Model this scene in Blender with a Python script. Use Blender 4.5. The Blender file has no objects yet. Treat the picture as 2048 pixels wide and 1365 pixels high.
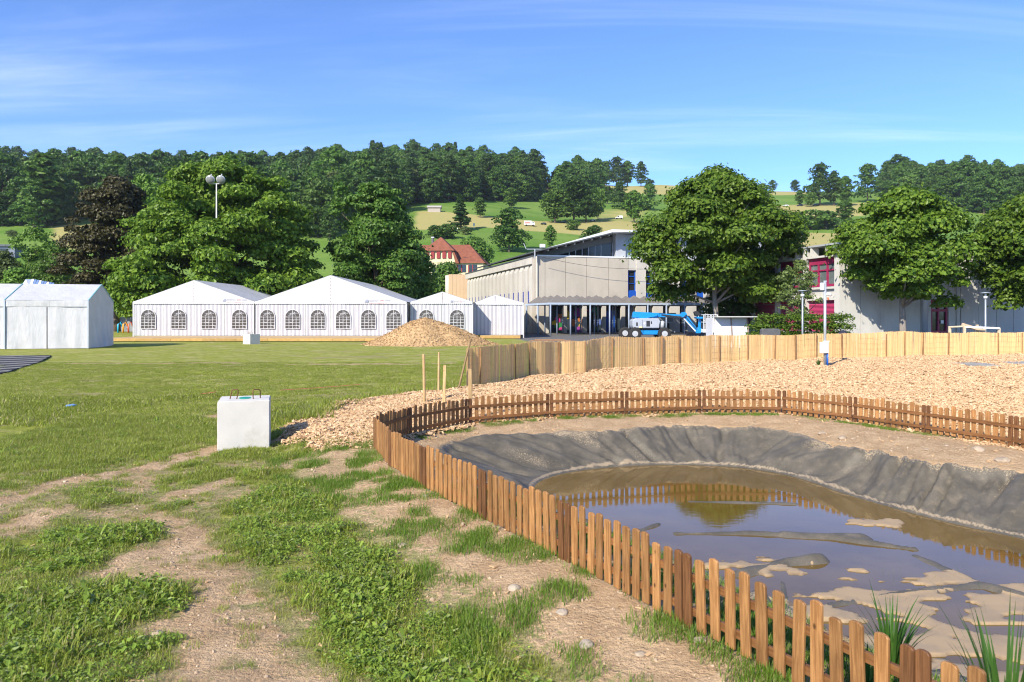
import bpy, math, random
import numpy as np
from mathutils import Vector, Matrix

# ------------------------------------------------------------------ camera, sky, sun, exposure
S = bpy.context.scene
COL = S.collection
F, CX, HY, CZ = 1500.0, 1024.0, 632.0, 2.0        # focal length (px of a 2048 wide frame), centre column, horizon row, eye height
cam_d = bpy.data.cameras.new('camera'); cam = bpy.data.objects.new('camera', cam_d); COL.objects.link(cam)
cam.location = (0, 0, CZ); cam.rotation_euler = (math.radians(90), 0, 0)
cam_d.sensor_width = 36; cam_d.lens = 36 * F / 2048; cam_d.shift_y = -(682.5 - HY) / 2048
cam_d.clip_start = .05; cam_d.clip_end = 9000
cam_d.dof.use_dof = True; cam_d.dof.focus_distance = 30; cam_d.dof.aperture_fstop = 5.0
S.camera = cam

SUN = Vector((.50, .75, -.60)).normalized()        # the way the light travels
EL = math.asin(-SUN.z); AZ = math.atan2(-SUN.x, -SUN.y)
W = bpy.data.worlds.new('World'); S.world = W; W.use_nodes = True
wn, wl = W.node_tree.nodes, W.node_tree.links
wn.clear()
def wnode(t, **k):
    n = wn.new(t)
    for a, b in k.items(): setattr(n, a, b)
    return n
sky = wnode('ShaderNodeTexSky', sky_type='NISHITA', sun_disc=False, sun_elevation=EL, sun_rotation=AZ)
sky.altitude = 400; sky.air_density = .85; sky.dust_density = .05; sky.ozone_density = 4.0
bg = wnode('ShaderNodeBackground'); bg.inputs[1].default_value = .14
out = wnode('ShaderNodeOutputWorld')
tc = wnode('ShaderNodeTexCoord'); sep = wnode('ShaderNodeSeparateXYZ'); wl.new(tc.outputs['Generated'], sep.inputs[0])
def wmath(op, a, b, c=None):
    n = wnode('ShaderNodeMath', operation=op)
    for i, v in enumerate((a, b, c)):
        if v is None: continue
        if isinstance(v, (int, float)): n.inputs[i].default_value = v
        else: wl.new(v, n.inputs[i])
    return n.outputs[0]
zz = wmath('ADD', wmath('MAXIMUM', sep.outputs[2], 0.0), .12)
cx = wmath('DIVIDE', sep.outputs[0], zz); cy = wmath('DIVIDE', sep.outputs[1], zz)
cmb = wnode('ShaderNodeCombineXYZ'); wl.new(cx, cmb.inputs[0]); wl.new(cy, cmb.inputs[1])
mp = wnode('ShaderNodeMapping'); mp.inputs['Location'].default_value = (1.9, 2.3, 0); mp.inputs['Rotation'].default_value = (0, 0, math.radians(14)); mp.inputs['Scale'].default_value = (.30, 1.5, 1)
wl.new(cmb.outputs[0], mp.inputs[0])
n1 = wnode('ShaderNodeTexNoise'); n1.inputs['Scale'].default_value = 1.1; n1.inputs['Detail'].default_value = 8; n1.inputs['Roughness'].default_value = .62; n1.inputs['Distortion'].default_value = .9
wl.new(mp.outputs[0], n1.inputs[0])
n2 = wnode('ShaderNodeTexNoise'); n2.inputs['Scale'].default_value = .45; n2.inputs['Detail'].default_value = 3
wl.new(cmb.outputs[0], n2.inputs[0])
mr = wnode('ShaderNodeMapRange'); mr.inputs[1].default_value = .42; mr.inputs[2].default_value = .78; mr.interpolation_type = 'SMOOTHSTEP'
wl.new(n1.outputs[0], mr.inputs[0])
mr2 = wnode('ShaderNodeMapRange'); mr2.inputs[1].default_value = .36; mr2.inputs[2].default_value = .62
wl.new(n2.outputs[0], mr2.inputs[0])
cf = wmath('MULTIPLY', wmath('MULTIPLY', mr.outputs[0], mr2.outputs[0]), .40)
tint = wnode('ShaderNodeMix', data_type='RGBA', blend_type='MULTIPLY'); tint.inputs[0].default_value = 1
wl.new(sky.outputs[0], tint.inputs[6]); tint.inputs[7].default_value = (.80, .96, 1.26, 1)
mx = wnode('ShaderNodeMix', data_type='RGBA'); wl.new(cf, mx.inputs[0]); wl.new(tint.outputs[2], mx.inputs[6]); mx.inputs[7].default_value = (7.0, 7.6, 8.4, 1)
wl.new(mx.outputs[2], bg.inputs[0]); wl.new(bg.outputs[0], out.inputs[0])

sun_d = bpy.data.lights.new('sun', 'SUN'); sun = bpy.data.objects.new('sun', sun_d); COL.objects.link(sun)
sun_d.energy = 5.0; sun_d.angle = math.radians(.53); sun_d.color = (1, .91, .76)
sun.rotation_euler = SUN.to_track_quat('-Z', 'Y').to_euler(); sun.location = (-40, -60, 60)
V = S.view_settings; V.view_transform = 'Standard'; V.look = 'None'; V.gamma = 1; V.exposure = 0.58; V.use_curve_mapping = False
S.cycles.max_bounces = 6; S.cycles.diffuse_bounces = 3; S.cycles.glossy_bounces = 3; S.cycles.transparent_max_bounces = 8
S.cycles.use_denoising = True; S.cycles.filter_width = 1.1
S.cycles.sample_clamp_indirect = 4

# ------------------------------------------------------------------ helpers
rng = np.random.default_rng(11); random.seed(11)
def P(px, py, z=0.0):
    d = F * (CZ - z) / (py - HY); return ((px - CX) / F * d, d)
def PX(px, d): return (px - CX) / F * d
def PZ(py, d): return CZ - (py - HY) / F * d
def sstep(a, b, x):
    t = np.clip((np.asarray(x, float) - a) / (b - a), 0, 1); return t * t * (3 - 2 * t)
def _hash(ix, iy, seed):
    h = (ix.astype(np.int64) * 374761393 + iy.astype(np.int64) * 668265263 + seed * 974634777) & 0x7fffffff
    h = ((h ^ (h >> 13)) * 1274126177) & 0x7fffffff
    return ((h ^ (h >> 16)) & 0xffff) / 65535.0
def vnoise(x, y, seed=0):
    x = np.asarray(x, float); y = np.asarray(y, float)
    ix = np.floor(x); iy = np.floor(y); fx = x - ix; fy = y - iy
    fx = fx * fx * (3 - 2 * fx); fy = fy * fy * (3 - 2 * fy)
    a = _hash(ix, iy, seed); b = _hash(ix + 1, iy, seed); c = _hash(ix, iy + 1, seed); d = _hash(ix + 1, iy + 1, seed)
    return (a * (1 - fx) + b * fx) * (1 - fy) + (c * (1 - fx) + d * fx) * fy
def fbm(x, y, octv=4, seed=0):
    s = 0; a = .5; n = 0
    x = np.asarray(x, float); y = np.asarray(y, float)
    for i in range(octv):
        s = s + a * vnoise(x * 2 ** i + 17.3 * i, y * 2 ** i - 9.1 * i, seed + i); n += a; a *= .5
    return s / n
def sd_poly(x, y, poly):
    x = np.asarray(x, float); y = np.asarray(y, float)
    best = np.full(x.shape, 1e18); ins = np.zeros(x.shape, bool); n = len(poly)
    for i in range(n):
        ax, ay = poly[i]; bx, by = poly[(i + 1) % n]
        dx, dy = bx - ax, by - ay; L = dx * dx + dy * dy + 1e-12
        t = np.clip(((x - ax) * dx + (y - ay) * dy) / L, 0, 1)
        best = np.minimum(best, (x - ax - t * dx) ** 2 + (y - ay - t * dy) ** 2)
        if abs(dy) > 1e-9:
            cond = ((ay > y) != (by > y)) & (x < dx * (y - ay) / dy + ax); ins ^= cond
    d = np.sqrt(best); return np.where(ins, -d, d)
def d_line(x, y, pts):
    best = np.full(np.shape(x), 1e18)
    for (ax, ay), (bx, by) in zip(pts[:-1], pts[1:]):
        dx, dy = bx - ax, by - ay; L = dx * dx + dy * dy + 1e-12
        t = np.clip(((x - ax) * dx + (y - ay) * dy) / L, 0, 1)
        best = np.minimum(best, (x - ax - t * dx) ** 2 + (y - ay - t * dy) ** 2)
    return np.sqrt(best)
def smooth_loop(pts, k=2):
    for _ in range(k):
        q = []
        for i in range(len(pts)):
            a = pts[i]; b = pts[(i + 1) % len(pts)]
            q.append((.75 * a[0] + .25 * b[0], .75 * a[1] + .25 * b[1])); q.append((.25 * a[0] + .75 * b[0], .25 * a[1] + .75 * b[1]))
        pts = q
    return pts

def tag(o, label=None, cat=None, group=None, kind=None):
    if label: o['label'] = label
    if cat: o['category'] = cat
    if group: o['group'] = group
    if kind: o['kind'] = kind
    return o
def empty(name, loc=(0, 0, 0), rz=0, label=None, cat=None, group=None):
    o = bpy.data.objects.new(name, None); COL.objects.link(o); o.location = loc; o.rotation_euler = (0, 0, rz); o.empty_display_size = .1
    return tag(o, label, cat, group)
def link(name, me, parent=None, loc=None, rot=None):
    o = bpy.data.objects.new(name, me); COL.objects.link(o)
    if parent: o.parent = parent
    if loc is not None: o.location = loc
    if rot is not None: o.rotation_euler = rot
    return o
def mesh_np(name, v, f, mat=None, smooth=False, attrs=None):
    v = np.asarray(v, np.float32); f = np.asarray(f, np.int32); k = f.shape[1]
    me = bpy.data.meshes.new(name)
    me.vertices.add(len(v)); me.vertices.foreach_set('co', v.ravel())
    me.loops.add(f.size); me.loops.foreach_set('vertex_index', f.ravel())
    me.polygons.add(len(f)); me.polygons.foreach_set('loop_start', np.arange(0, f.size, k, dtype=np.int32))
    try: me.polygons.foreach_set('loop_total', np.full(len(f), k, np.int32))
    except Exception: pass
    me.polygons.foreach_set('use_smooth', np.full(len(f), smooth, bool))
    for a, d in (attrs or {}).items():
        at = me.attributes.new(a, 'FLOAT', 'POINT'); at.data.foreach_set('value', np.asarray(d, np.float32).ravel())
    me.update(calc_edges=True); me.validate()
    if mat: me.materials.append(mat)
    return me
def grid_faces(nu, nv, wrap=False):
    i = np.arange(nu - (0 if wrap else 1)); j = np.arange(nv - 1)
    I, J = np.meshgrid(i, j, indexing='ij'); I2 = (I + 1) % nu
    return np.stack([I * nv + J, I2 * nv + J, I2 * nv + J + 1, I * nv + J + 1], -1).reshape(-1, 4)

class MB:
    """collects simple shapes; build() links them as one mesh object"""
    def __init__(s): s.v = []; s.f = []
    def poly(s, pts):
        b = len(s.v); s.v += [tuple(p) for p in pts]; s.f.append(tuple(range(b, b + len(pts)))); return s
    def box(s, x0, x1, y0, y1, z0, z1):
        b = len(s.v)
        s.v += [(x0, y0, z0), (x1, y0, z0), (x1, y1, z0), (x0, y1, z0), (x0, y0, z1), (x1, y0, z1), (x1, y1, z1), (x0, y1, z1)]
        s.f += [tuple(b + i for i in q) for q in ((0, 3, 2, 1), (4, 5, 6, 7), (0, 1, 5, 4), (1, 2, 6, 5), (2, 3, 7, 6), (3, 0, 4, 7))]; return s
    def hexa(s, low, high):
        b = len(s.v); n = len(low); s.v += [tuple(p) for p in low] + [tuple(p) for p in high]
        s.f.append(tuple(b + i for i in reversed(range(n)))); s.f.append(tuple(b + n + i for i in range(n)))
        for i in range(n): j = (i + 1) % n; s.f.append((b + i, b + j, b + n + j, b + n + i))
        return s
    def prism(s, prof, axis, a, b):
        """prof: 2-D outline, extruded from a to b along axis 'x','y' or 'z'"""
        def put(p, t):
            return {'x': (t, p[0], p[1]), 'y': (p[0], t, p[1]), 'z': (p[0], p[1], t)}[axis]
        return s.hexa([put(p, a) for p in prof], [put(p, b) for p in prof])
    def bar(s, p, q, w, h=None, up=(0, 0, 1)):
        h = h or w; p = Vector(p); q = Vector(q); d = (q - p).normalized(); u = Vector(up)
        if abs(d.dot(u)) > .95: u = Vector((1, 0, 0))
        r = d.cross(u).normalized(); u = r.cross(d)
        o = [r * a * w / 2 + u * b * h / 2 for a, b in ((-1, -1), (1, -1), (1, 1), (-1, 1))]
        return s.hexa([p + k for k in o], [q + k for k in o])
    def tube(s, pts, rad, n=10, cap=True):
        pts = [Vector(p) for p in pts]; m = len(pts); rad = rad if isinstance(rad, (list, tuple)) else [rad] * m
        b = len(s.v); ref = None
        for i, p in enumerate(pts):
            d = (pts[min(i + 1, m - 1)] - pts[max(i - 1, 0)]).normalized()
            if ref is None: ref = Vector((0, 0, 1)) if abs(d.z) < .9 else Vector((1, 0, 0))
            r = d.cross(ref).normalized(); u = r.cross(d).normalized(); ref = u
            for k in range(n):
                a = 2 * math.pi * k / n; s.v.append(tuple(p + r * math.cos(a) * rad[i] + u * math.sin(a) * rad[i]))
        for i in range(m - 1):
            for k in range(n):
                k2 = (k + 1) % n; s.f.append((b + i * n + k, b + i * n + k2, b + (i + 1) * n + k2, b + (i + 1) * n + k))
        if cap: s.f.append(tuple(b + k for k in reversed(range(n)))); s.f.append(tuple(b + (m - 1) * n + k for k in range(n)))
        return s
    def mesh(s, name, mat=None, smooth=False, bevel=0):
        me = bpy.data.meshes.new(name); me.from_pydata(s.v, [], s.f)
        import bmesh
        bm = bmesh.new(); bm.from_mesh(me); bmesh.ops.recalc_face_normals(bm, faces=bm.faces)
        if bevel: bmesh.ops.bevel(bm, geom=bm.edges[:], offset=bevel, segments=1, affect='EDGES', profile=.6, clamp_overlap=True)
        bm.to_mesh(me); bm.free()
        if smooth: me.polygons.foreach_set('use_smooth', [True] * len(me.polygons))
        if mat: me.materials.append(mat)
        me.update(); return me
    def build(s, name, mat=None, parent=None, smooth=False, bevel=0, loc=None, rot=None):
        return link(name, s.mesh(name, mat, smooth, bevel), parent, loc, rot)
def copy_tree(o, parent=None):
    c = o.copy(); COL.objects.link(c); c.parent = parent
    for ch in [k for k in bpy.data.objects if k.parent == o]: copy_tree(ch, c)
    return c

# ------------------------------------------------------------------ materials
class NT:
    def __init__(s, name):
        s.m = bpy.data.materials.new(name); s.m.use_nodes = True; s.t = s.m.node_tree; s.t.nodes.clear()
        s.out = s.n('ShaderNodeOutputMaterial')
    def n(s, t, **k):
        x = s.t.nodes.new(t)
        for a, b in k.items(): setattr(x, a, b)
        return x
    def put(s, sock, v):
        if hasattr(v, 'is_output'): s.t.links.new(v, sock)
        else:
            if isinstance(v, (tuple, list)) and len(v) == 3 and len(sock.default_value) == 4: v = (*v, 1)
            sock.default_value = v
    def noise(s, scale, detail=4, rough=.55, vec=None, dist=0):
        x = s.n('ShaderNodeTexNoise'); x.inputs['Scale'].default_value = scale; x.inputs['Detail'].default_value = detail
        x.inputs['Roughness'].default_value = rough; x.inputs['Distortion'].default_value = dist
        if vec is not None: s.t.links.new(vec, x.inputs['Vector'])
        return x.outputs[0]
    def obj(s): return s.n('ShaderNodeTexCoord').outputs['Object']
    def vmap(s, vec, sc=(1, 1, 1), rot=(0, 0, 0)):
        x = s.n('ShaderNodeMapping'); x.inputs['Scale'].default_value = sc; x.inputs['Rotation'].default_value = rot; s.t.links.new(vec, x.inputs[0]); return x.outputs[0]
    def math(s, op, a, b=None, c=None):
        x = s.n('ShaderNodeMath', operation=op)
        for i, v in enumerate((a, b, c)):
            if v is not None: s.put(x.inputs[i], v)
        return x.outputs[0]
    def rng(s, v, a, b, c=0, d=1, smooth=True):
        x = s.n('ShaderNodeMapRange'); x.interpolation_type = 'SMOOTHSTEP' if smooth else 'LINEAR'
        for i, k in enumerate((v, a, b, c, d)): s.put(x.inputs[i], k)
        return x.outputs[0]
    def mix(s, f, a, b, mode='MIX'):
        x = s.n('ShaderNodeMix', data_type='RGBA', blend_type=mode); s.put(x.inputs[0], f); s.put(x.inputs[6], a); s.put(x.inputs[7], b); return x.outputs[2]
    def attr(s, name): return s.n('ShaderNodeAttribute', attribute_name=name).outputs['Fac']
    def bump(s, h, st=.3, dist=.02):
        x = s.n('ShaderNodeBump'); x.inputs['Strength'].default_value = st; x.inputs['Distance'].default_value = dist; s.t.links.new(h, x.inputs['Height']); return x.outputs[0]
    def scale(s, col, f):
        x = s.n('ShaderNodeVectorMath', operation='SCALE'); s.put(x.inputs[0], col if hasattr(col, 'is_output') else tuple(col)); s.put(x.inputs['Scale'], f); return x.outputs[0]
    def principled(s, col, rough=.8, normal=None, metal=0, spec=.4, **kw):
        b = s.n('ShaderNodeBsdfPrincipled'); s.put(b.inputs['Base Color'], col); s.put(b.inputs['Roughness'], rough); s.put(b.inputs['Metallic'], metal)
        s.put(b.inputs['Specular IOR Level'], spec)
        if normal is not None: s.t.links.new(normal, b.inputs['Normal'])
        for k, v in kw.items(): s.put(b.inputs[k], v)
        s.t.links.new(b.outputs[0], s.out.inputs[0]); return s.m
def pm(name, col, rough=.8, var=.12, scale=4, fine=40, bump=.15, bdist=.01, metal=0, spec=.4, orand=0, irand=0, dirt=None, stretch=(1, 1, 1)):
    """plain painted / stone / wood surface: slow and fine noise in brightness, fine relief, optional stain colour"""
    t = NT(name); o = t.vmap(t.obj(), stretch)
    n1 = t.noise(scale, 4, .6, o); n2 = t.noise(fine, 3, .6, o)
    f = t.math('ADD', t.rng(n1, .3, .7, 1 - var, 1 + var, False), t.rng(n2, .3, .7, -var * .5, var * .5, False))
    if orand: f = t.math('MULTIPLY', f, t.rng(t.n('ShaderNodeObjectInfo').outputs['Random'], 0, 1, 1 - orand, 1 + orand, False))
    if irand: f = t.math('MULTIPLY', f, t.rng(t.n('ShaderNodeNewGeometry').outputs['Random Per Island'], 0, 1, 1 - irand, 1 + irand, False))
    c = t.scale(col, f)
    if dirt: c = t.mix(t.rng(t.noise(scale * .7, 5, .65, o), .52, .75), c, dirt)
    return t.principled(c, rough, t.bump(n2, bump, bdist) if bump else None, metal, spec)
# ------------------------------------------------------------------ layout on the ground (metres; x right, y ahead)
NEAR = [(-2.06, 11.33), (-1.61, 10.0), (-1.02, 8.77), (-.27, 7.42), (.45, 6.15), (1.13, 4.86), (1.87, 3.45), (2.55, 2.1)]
BACK = [(-2.06, 11.40), (-1.72, 12.6), (-.8, 13.85), (.74, 14.65), (2.27, 15.07), (3.9, 15.4), (5.5, 15.3), (6.4, 14.1), (7.02, 12.75), (7.6, 11.4), (8.15, 10.0), (8.7, 8.6)]
ENCL = NEAR + [(3.4, .9), (10.5, .9), (10.5, 6)] + BACK[::-1]
RZ, WZ = -.10, -.66                                   # rim of the liner, water level
rim = [P(px, py, RZ) for px, py in ((890, 884), (940, 872), (1010, 869), (1100, 866), (1200, 862), (1270, 856), (1330, 850), (1400, 851), (1500, 855), (1590, 863), (1640, 880), (1700, 894), (1760, 902), (1850, 925), (1920, 932), (2048, 941))]
rim += [(7.7, 8.9), (8.9, 7), (8.4, 4.2), (6, 2.6), (3.6, 2.9), (2.75, 3.9), (2.05, 5.2), (1.35, 6.5), (.6, 7.8), (-.15, 9.1), (-.85, 10.4), (-1.25, 11.7)]
RIM = smooth_loop(rim, 2)
wat = [P(px, py, WZ) for px, py in ((1062, 968), (1120, 947), (1200, 936), (1300, 930), (1400, 930), (1500, 936), (1600, 955), (1680, 985), (1800, 1020), (1900, 1046), (2048, 1078))]
wat += [(7.4, 7.2), (7.3, 5), (5.6, 3.7), (4.0, 3.9), (3.4, 4.7), (2.75, 5.8), (2.1, 7.0), (1.45, 8.2), (.85, 9.4), (.35, 10.8)]
WAT = smooth_loop(wat, 2)
REED = [P(933, 778), P(958, 774.6), P(998, 767), P(1058, 757), P(1116, 751), P(1169, 748), P(1223, 742), (5.0, 28.6), (6.6, 29.8), (8.6, 31.2), (11.4, 32.6), (13.6, 33.6), (16.5, 34.9), (19.7, 36), (23.9, 36.9), (29, 37.6)]
CHIP = [P(578, 851), P(600, 833), P(650, 818), P(720, 803), P(800, 790), P(850, 785), P(930, 779)] + REED[1:] + [(30, 20), (12, 7)] + \
       [(x + .1, y + .15) for x, y in BACK[::-1][1:-1]] + [(-2.15, 11.4), P(750, 893), P(700, 891), P(640, 886), P(600, 878)]
ASPH = [(1.0, 60), (1.6, 55), (9, 47), (16, 41), (60, 40), (60, 110), (-2, 130), (-2, 80)]

def pond_z(x, y):
    """height of the liner"""
    a = -sd_poly(x, y, RIM); b = sd_poly(x, y, WAT)
    t = np.clip(a / (a + np.maximum(b, 0) + 1e-6), 0, 1)
    z = RZ + (WZ - RZ) * t ** .85
    z = np.where(b < 0, WZ - .05 * sstep(0, .2, -b) - .02 * sstep(0, .8, -b), z)
    return z, a, b
def hill(x, y):
    r = np.hypot(x, y); px = 1024 + 1500 * x / np.maximum(y, 1)
    px = np.clip(px, -1500, 3500)
    A = 1 + .07 * np.exp(-((px - 150) / 420) ** 2) + .12 * np.exp(-((px - 850) / 260) ** 2) + .035 * np.exp(-((px - 1300) / 160) ** 2) - .01 * np.exp(-((px - 2000) / 250) ** 2)
    R0 = 720.; q = np.maximum(y, .72 * r)                 # the ridge runs straight across the view
    re = np.where(q < R0, q, R0); s = 14.
    g = .212 * s * np.logaddexp(0, (re - 145) / s)
    g = g - .05 * np.maximum(q - R0, 0)
    front = sstep(-.15, .35, y / np.maximum(r, 1))
    un = (fbm(x / 130 + 3, y / 130, 3, 5) - .5) * 7 * sstep(170, 420, q)
    return (g * A + un) * front
def H(x, y):
    x = np.asarray(x, float); y = np.asarray(y, float); r = np.hypot(x, y)
    z = hill(x, y)
    fine = ((fbm(x * .55, y * .55, 3, 1) - .5) * .10 + (fbm(x * 2.3, y * 2.3, 3, 2) - .5) * .05) * sstep(70, 25, r)
    se = sd_poly(x, y, ENCL); sc = sd_poly(x, y, CHIP)
    chip = sstep(.5, -.4, sc)
    lawn = (1 - chip) * sstep(.05, 1.5, se) * sstep(34, 14, r)
    z = z + fine * sstep(.0, .5, se) - .17 * lawn + .05 * chip * sstep(0, .6, se)
    z = z + (fbm(x * 1.1, y * 1.1, 2, 8) - .5) * .10 * chip * sstep(.2, 1.2, se)
    # hump of chips against the reed fence's near end
    z = z + .06 * np.exp(-(((x + .5) / 1.6) ** 2 + ((y - 17.5) / 2.2) ** 2))
    # inside the pond fence
    m = se < .02
    if np.any(m):
        lz, a, b = pond_z(x[m] if x.ndim else x, y[m] if y.ndim else y)
        zi = -.005 + RZ * sstep(.9, .0, -a) + (fbm(x[m] * 2.1, y[m] * 2.1, 3, 3) - .5) * .05 * sstep(0, -.4, se[m])
        zi = np.where(a > 0, np.minimum(zi, lz - .32 * sstep(-.01, .22, a)), zi)
        z = z.copy(); z[m] = zi
    return z
def Hp(x, y): return float(H(np.array([x]), np.array([y]))[0])
def hill_pt(px, py):
    """where the sight line through a pixel meets the hillside"""
    r = np.arange(120., 900., 1.5); k = (px - CX) / F
    d = r / math.sqrt(1 + k * k); z = hill(k * d, d); yy = HY - (z - CZ) * F / d
    i = int(np.argmax(yy <= py)) if np.any(yy <= py) else int(np.argmin(yy))
    return float(k * d[i]), float(d[i]), float(z[i])

def dirt_f(x, y):
    """how bare the ground is, 0 grass .. 1 soil"""
    x = np.asarray(x, float); y = np.asarray(y, float); r = np.hypot(x, y)
    n = fbm(x * 1.3, y * 1.3, 4, 21); n2 = fbm(x * .45 + 5, y * .8, 3, 31)
    n3 = fbm(x * 3.4, y * 3.4, 3, 33)
    base = .10 + sstep(15.5, 10.0, y) * (.02 + .60 * sstep(.40, .68, n2 * .4 + n * .35 + n3 * .25))
    def cap(pts, w, v=1.0): return v * sstep(w * 1.25, w * .45, d_line(x, y, pts) + (n - .5) * w * 1.3 + (n3 - .5) * w * 1.1)
    g = 0
    for pts, w in (([P(300, 1045, -.15), P(350, 1130, -.15), P(430, 1200, -.15), P(500, 1290, -.15), P(520, 1365, -.15), (-1.2, 3.2)], .64),
                   ([P(600, 1365, -.15), P(480, 1340, -.15), P(300, 1365, -.15)], .45),
                   ([P(-30, 1010, -.15), P(150, 960, -.15), P(320, 930, -.15), P(450, 890, -.15), P(560, 885, -.15), P(620, 870, -.1)], .30),
                   ([P(-30, 1070, -.15), P(120, 1020, -.15)], .25), ([P(330, 1000, -.15), P(470, 960, -.15), P(560, 930, -.15)], .22),
                   ([P(440, 830, -.12), P(560, 850, -.1)], .5)):
        g = np.maximum(g, cap(pts, w))
    far = cap([P(300, 728), P(480, 727)], .35, .75) + cap([P(590, 729), P(900, 727)], .4, .8) + cap([P(150, 727), P(360, 728)], .3, .8)
    bank = .95 * sstep(1.55, .75, sd_poly(x, y, ENCL) + (n - .5) * .9) * (y < 12.3)
    grass = 0
    for pts, w in (([P(690, 900, -.1), P(640, 960, -.15), P(620, 1050, -.15), P(700, 1130, -.15), P(760, 1230, -.15), P(880, 1320, -.15), P(930, 1400, -.15)], .80),
                   ([P(560, 950, -.15), P(560, 1060, -.15)], .5),
                   ([P(20, 1300, -.15), P(130, 1235, -.15), P(240, 1195, -.15)], .52), ([P(0, 1365, -.15), P(180, 1340, -.15)], .45),
                   ([P(250, 1060, -.15), P(160, 1100, -.15)], .45), ([P(330, 965, -.15), P(430, 945, -.15)], .25), ([P(20, 900, -.15), P(250, 880, -.15), P(330, 850, -.15)], .5),
                   ([P(620, 835, -.1), P(800, 790)], .7)):
        grass = np.maximum(grass, sstep(w * 1.2, w * .5, d_line(x, y, pts) + (n - .5) * w * 1.5 + (n3 - .5) * w * 1.5))
    v = np.maximum(np.maximum(base, g), bank)
    v = v * (1 - .93 * grass * (1 - .75 * (bank > .3)))
    v = np.maximum(v, far)
    v = np.where(y > 17, np.maximum(far, .10 + .35 * sstep(.64, .8, n2)), v)
    return np.clip(v, 0, 1)

# ------------------------------------------------------------------ ground: one sheet from the camera's feet to beyond the ridge
def build_ground():
    a1 = np.radians(np.arange(-42, 42.001, .18)); a2 = np.radians(np.arange(46, 315, 4.))
    th = np.concatenate([a1, a2]); 
    r1 = 1.2 * 1.010 ** np.arange(0, 400); r1 = r1[r1 < 62]; r2 = r1[-1] * 1.02 ** np.arange(1, 200); r2 = r2[r2 < 1650]
    rr = np.concatenate([[.02], r1, r2])
    T, R = np.meshgrid(th, rr, indexing='ij')
    x = (R * np.sin(T)).ravel(); y = (R * np.cos(T)).ravel()
    z = H(x, y)
    r = R.ravel(); px = 1024 + 1500 * x / np.maximum(y, 1)
    sc = sd_poly(x, y, CHIP); se = sd_poly(x, y, ENCL)
    n = fbm(x * .9, y * .9, 3, 12)
    chip = sstep(.12, -.12, sc + (n - .5) * .5) * (se > -.02) * (r < 60)
    dirt = dirt_f(x, y) * (r < 70)
    inside = (se < .0) & (r < 40)
    dirt = np.where(inside, .9 + .1 * n, dirt)
    asph = sstep(.3, -.3, sd_poly(x, y, ASPH)) * (chip < .5)
    asph = np.maximum(asph, np.where((x > 10) & (y > 37.3) & (y < 130) & (px > 1250), 1, 0))
    # fields on the hill: mown dry strips and fresh meadow
    hay = np.zeros_like(r)
    hn = (fbm(x / 60, y / 60, 3, 41) - .5) * 50
    rr_ = np.maximum(y, .72 * r) + hn
    def band(a, b, x0, x1, v): return v * sstep(a - 6, a + 6, rr_) * sstep(b + 6, b - 6, rr_) * sstep(x0 - 25, x0 + 25, px) * sstep(x1 + 25, x1 - 25, px)
    for q in ((298, 362, 830, 1300, .95), (372, 398, 700, 1000, .35), (250, 345, 1440, 1760, .9), (420, 520, 1480, 1740, .75), (600, 760, 1080, 1480, 1.), (400, 430, 1180, 1300, .6), (610, 740, 1480, 1640, .9),
              (430, 520, 1960, 2100, .9), (250, 330, 100, 260, .8), (330, 420, 1180, 1300, .5)):
        hay = np.maximum(hay, band(*q))
    me = mesh_np('ground', np.stack([x, y, z], 1), grid_faces(len(th), len(rr), True), None, True,
                 dict(chip=chip, dirt=dirt, hay=hay, asph=asph, hillw=sstep(110, 170, r)))
    t = NT('ground_mat'); o = t.obj()
    big = t.noise(.35, 4, .6, o); mid = t.noise(3.2, 5, .65, o); fin = t.noise(26, 4, .7, o); vfin = t.noise(110, 3, .7, o)
    # soil
    soil = t.mix(t.rng(mid, .3, .7), (.48, .32, .178), (.63, .445, .265)); soil = t.scale(soil, t.math('ADD', t.rng(fin, .25, .75, .72, 1.2, False), t.rng(vfin, .3, .7, -.14, .14, False)))
    soil = t.mix(t.rng(t.noise(9, 4, .7, o), .62, .74), soil, (.27, .20, .13))
    # lawn: blades seen from afar, straw in between
    g = t.mix(t.rng(mid, .32, .68), (.205, .245, .030), (.36, .38, .065)); g = t.mix(t.rng(t.noise(1.1, 5, .7, t.vmap(o, (.55, 1.6, 1))), .47, .64), g, (.44, .40, .16))
    g = t.scale(g, t.rng(fin, .25, .75, .62, 1.35, False))
    sp = t.noise(14, 4, .75, o)
    dm = t.rng(t.math('ADD', t.attr('dirt'), t.math('MULTIPLY', t.math('SUBTRACT', sp, .5), 1.6)), .56, .76)
    sm_ = t.rng(t.math('ADD', t.attr('dirt'), t.math('MULTIPLY', t.math('SUBTRACT', t.noise(8, 5, .75, o), .5), 1.3)), .20, .42)
    g = t.mix(sm_, g, t.scale((.335, .300, .125), t.rng(fin, .25, .75, .7, 1.25, False)))
    c = t.mix(dm, g, soil)
    # hill meadows
    hg = t.mix(t.rng(t.noise(.03, 4, .6, o), .35, .65), (.10, .20, .025), (.16, .25, .045)); hg = t.scale(hg, t.rng(t.noise(.5, 4, .7, o), .3, .7, .85, 1.12, False))
    w = t.n('ShaderNodeTexWave', wave_type='BANDS', bands_direction='Y'); w.inputs['Scale'].default_value = .085; w.inputs['Distortion'].default_value = 2.5; w.inputs['Detail'].default_value = 2
    t.t.links.new(t.vmap(o, (1, 1, .0), (0, 0, .15)), w.inputs['Vector'])
    hh = t.mix(t.rng(w.outputs['Fac'], .2, .8), (.40, .33, .125), (.34, .33, .115))
    hm = t.rng(t.math('ADD', t.attr('hay'), t.math('MULTIPLY', t.math('SUBTRACT', t.noise(.05, 4, .6, o), .5), .9)), .3, .7)
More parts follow.
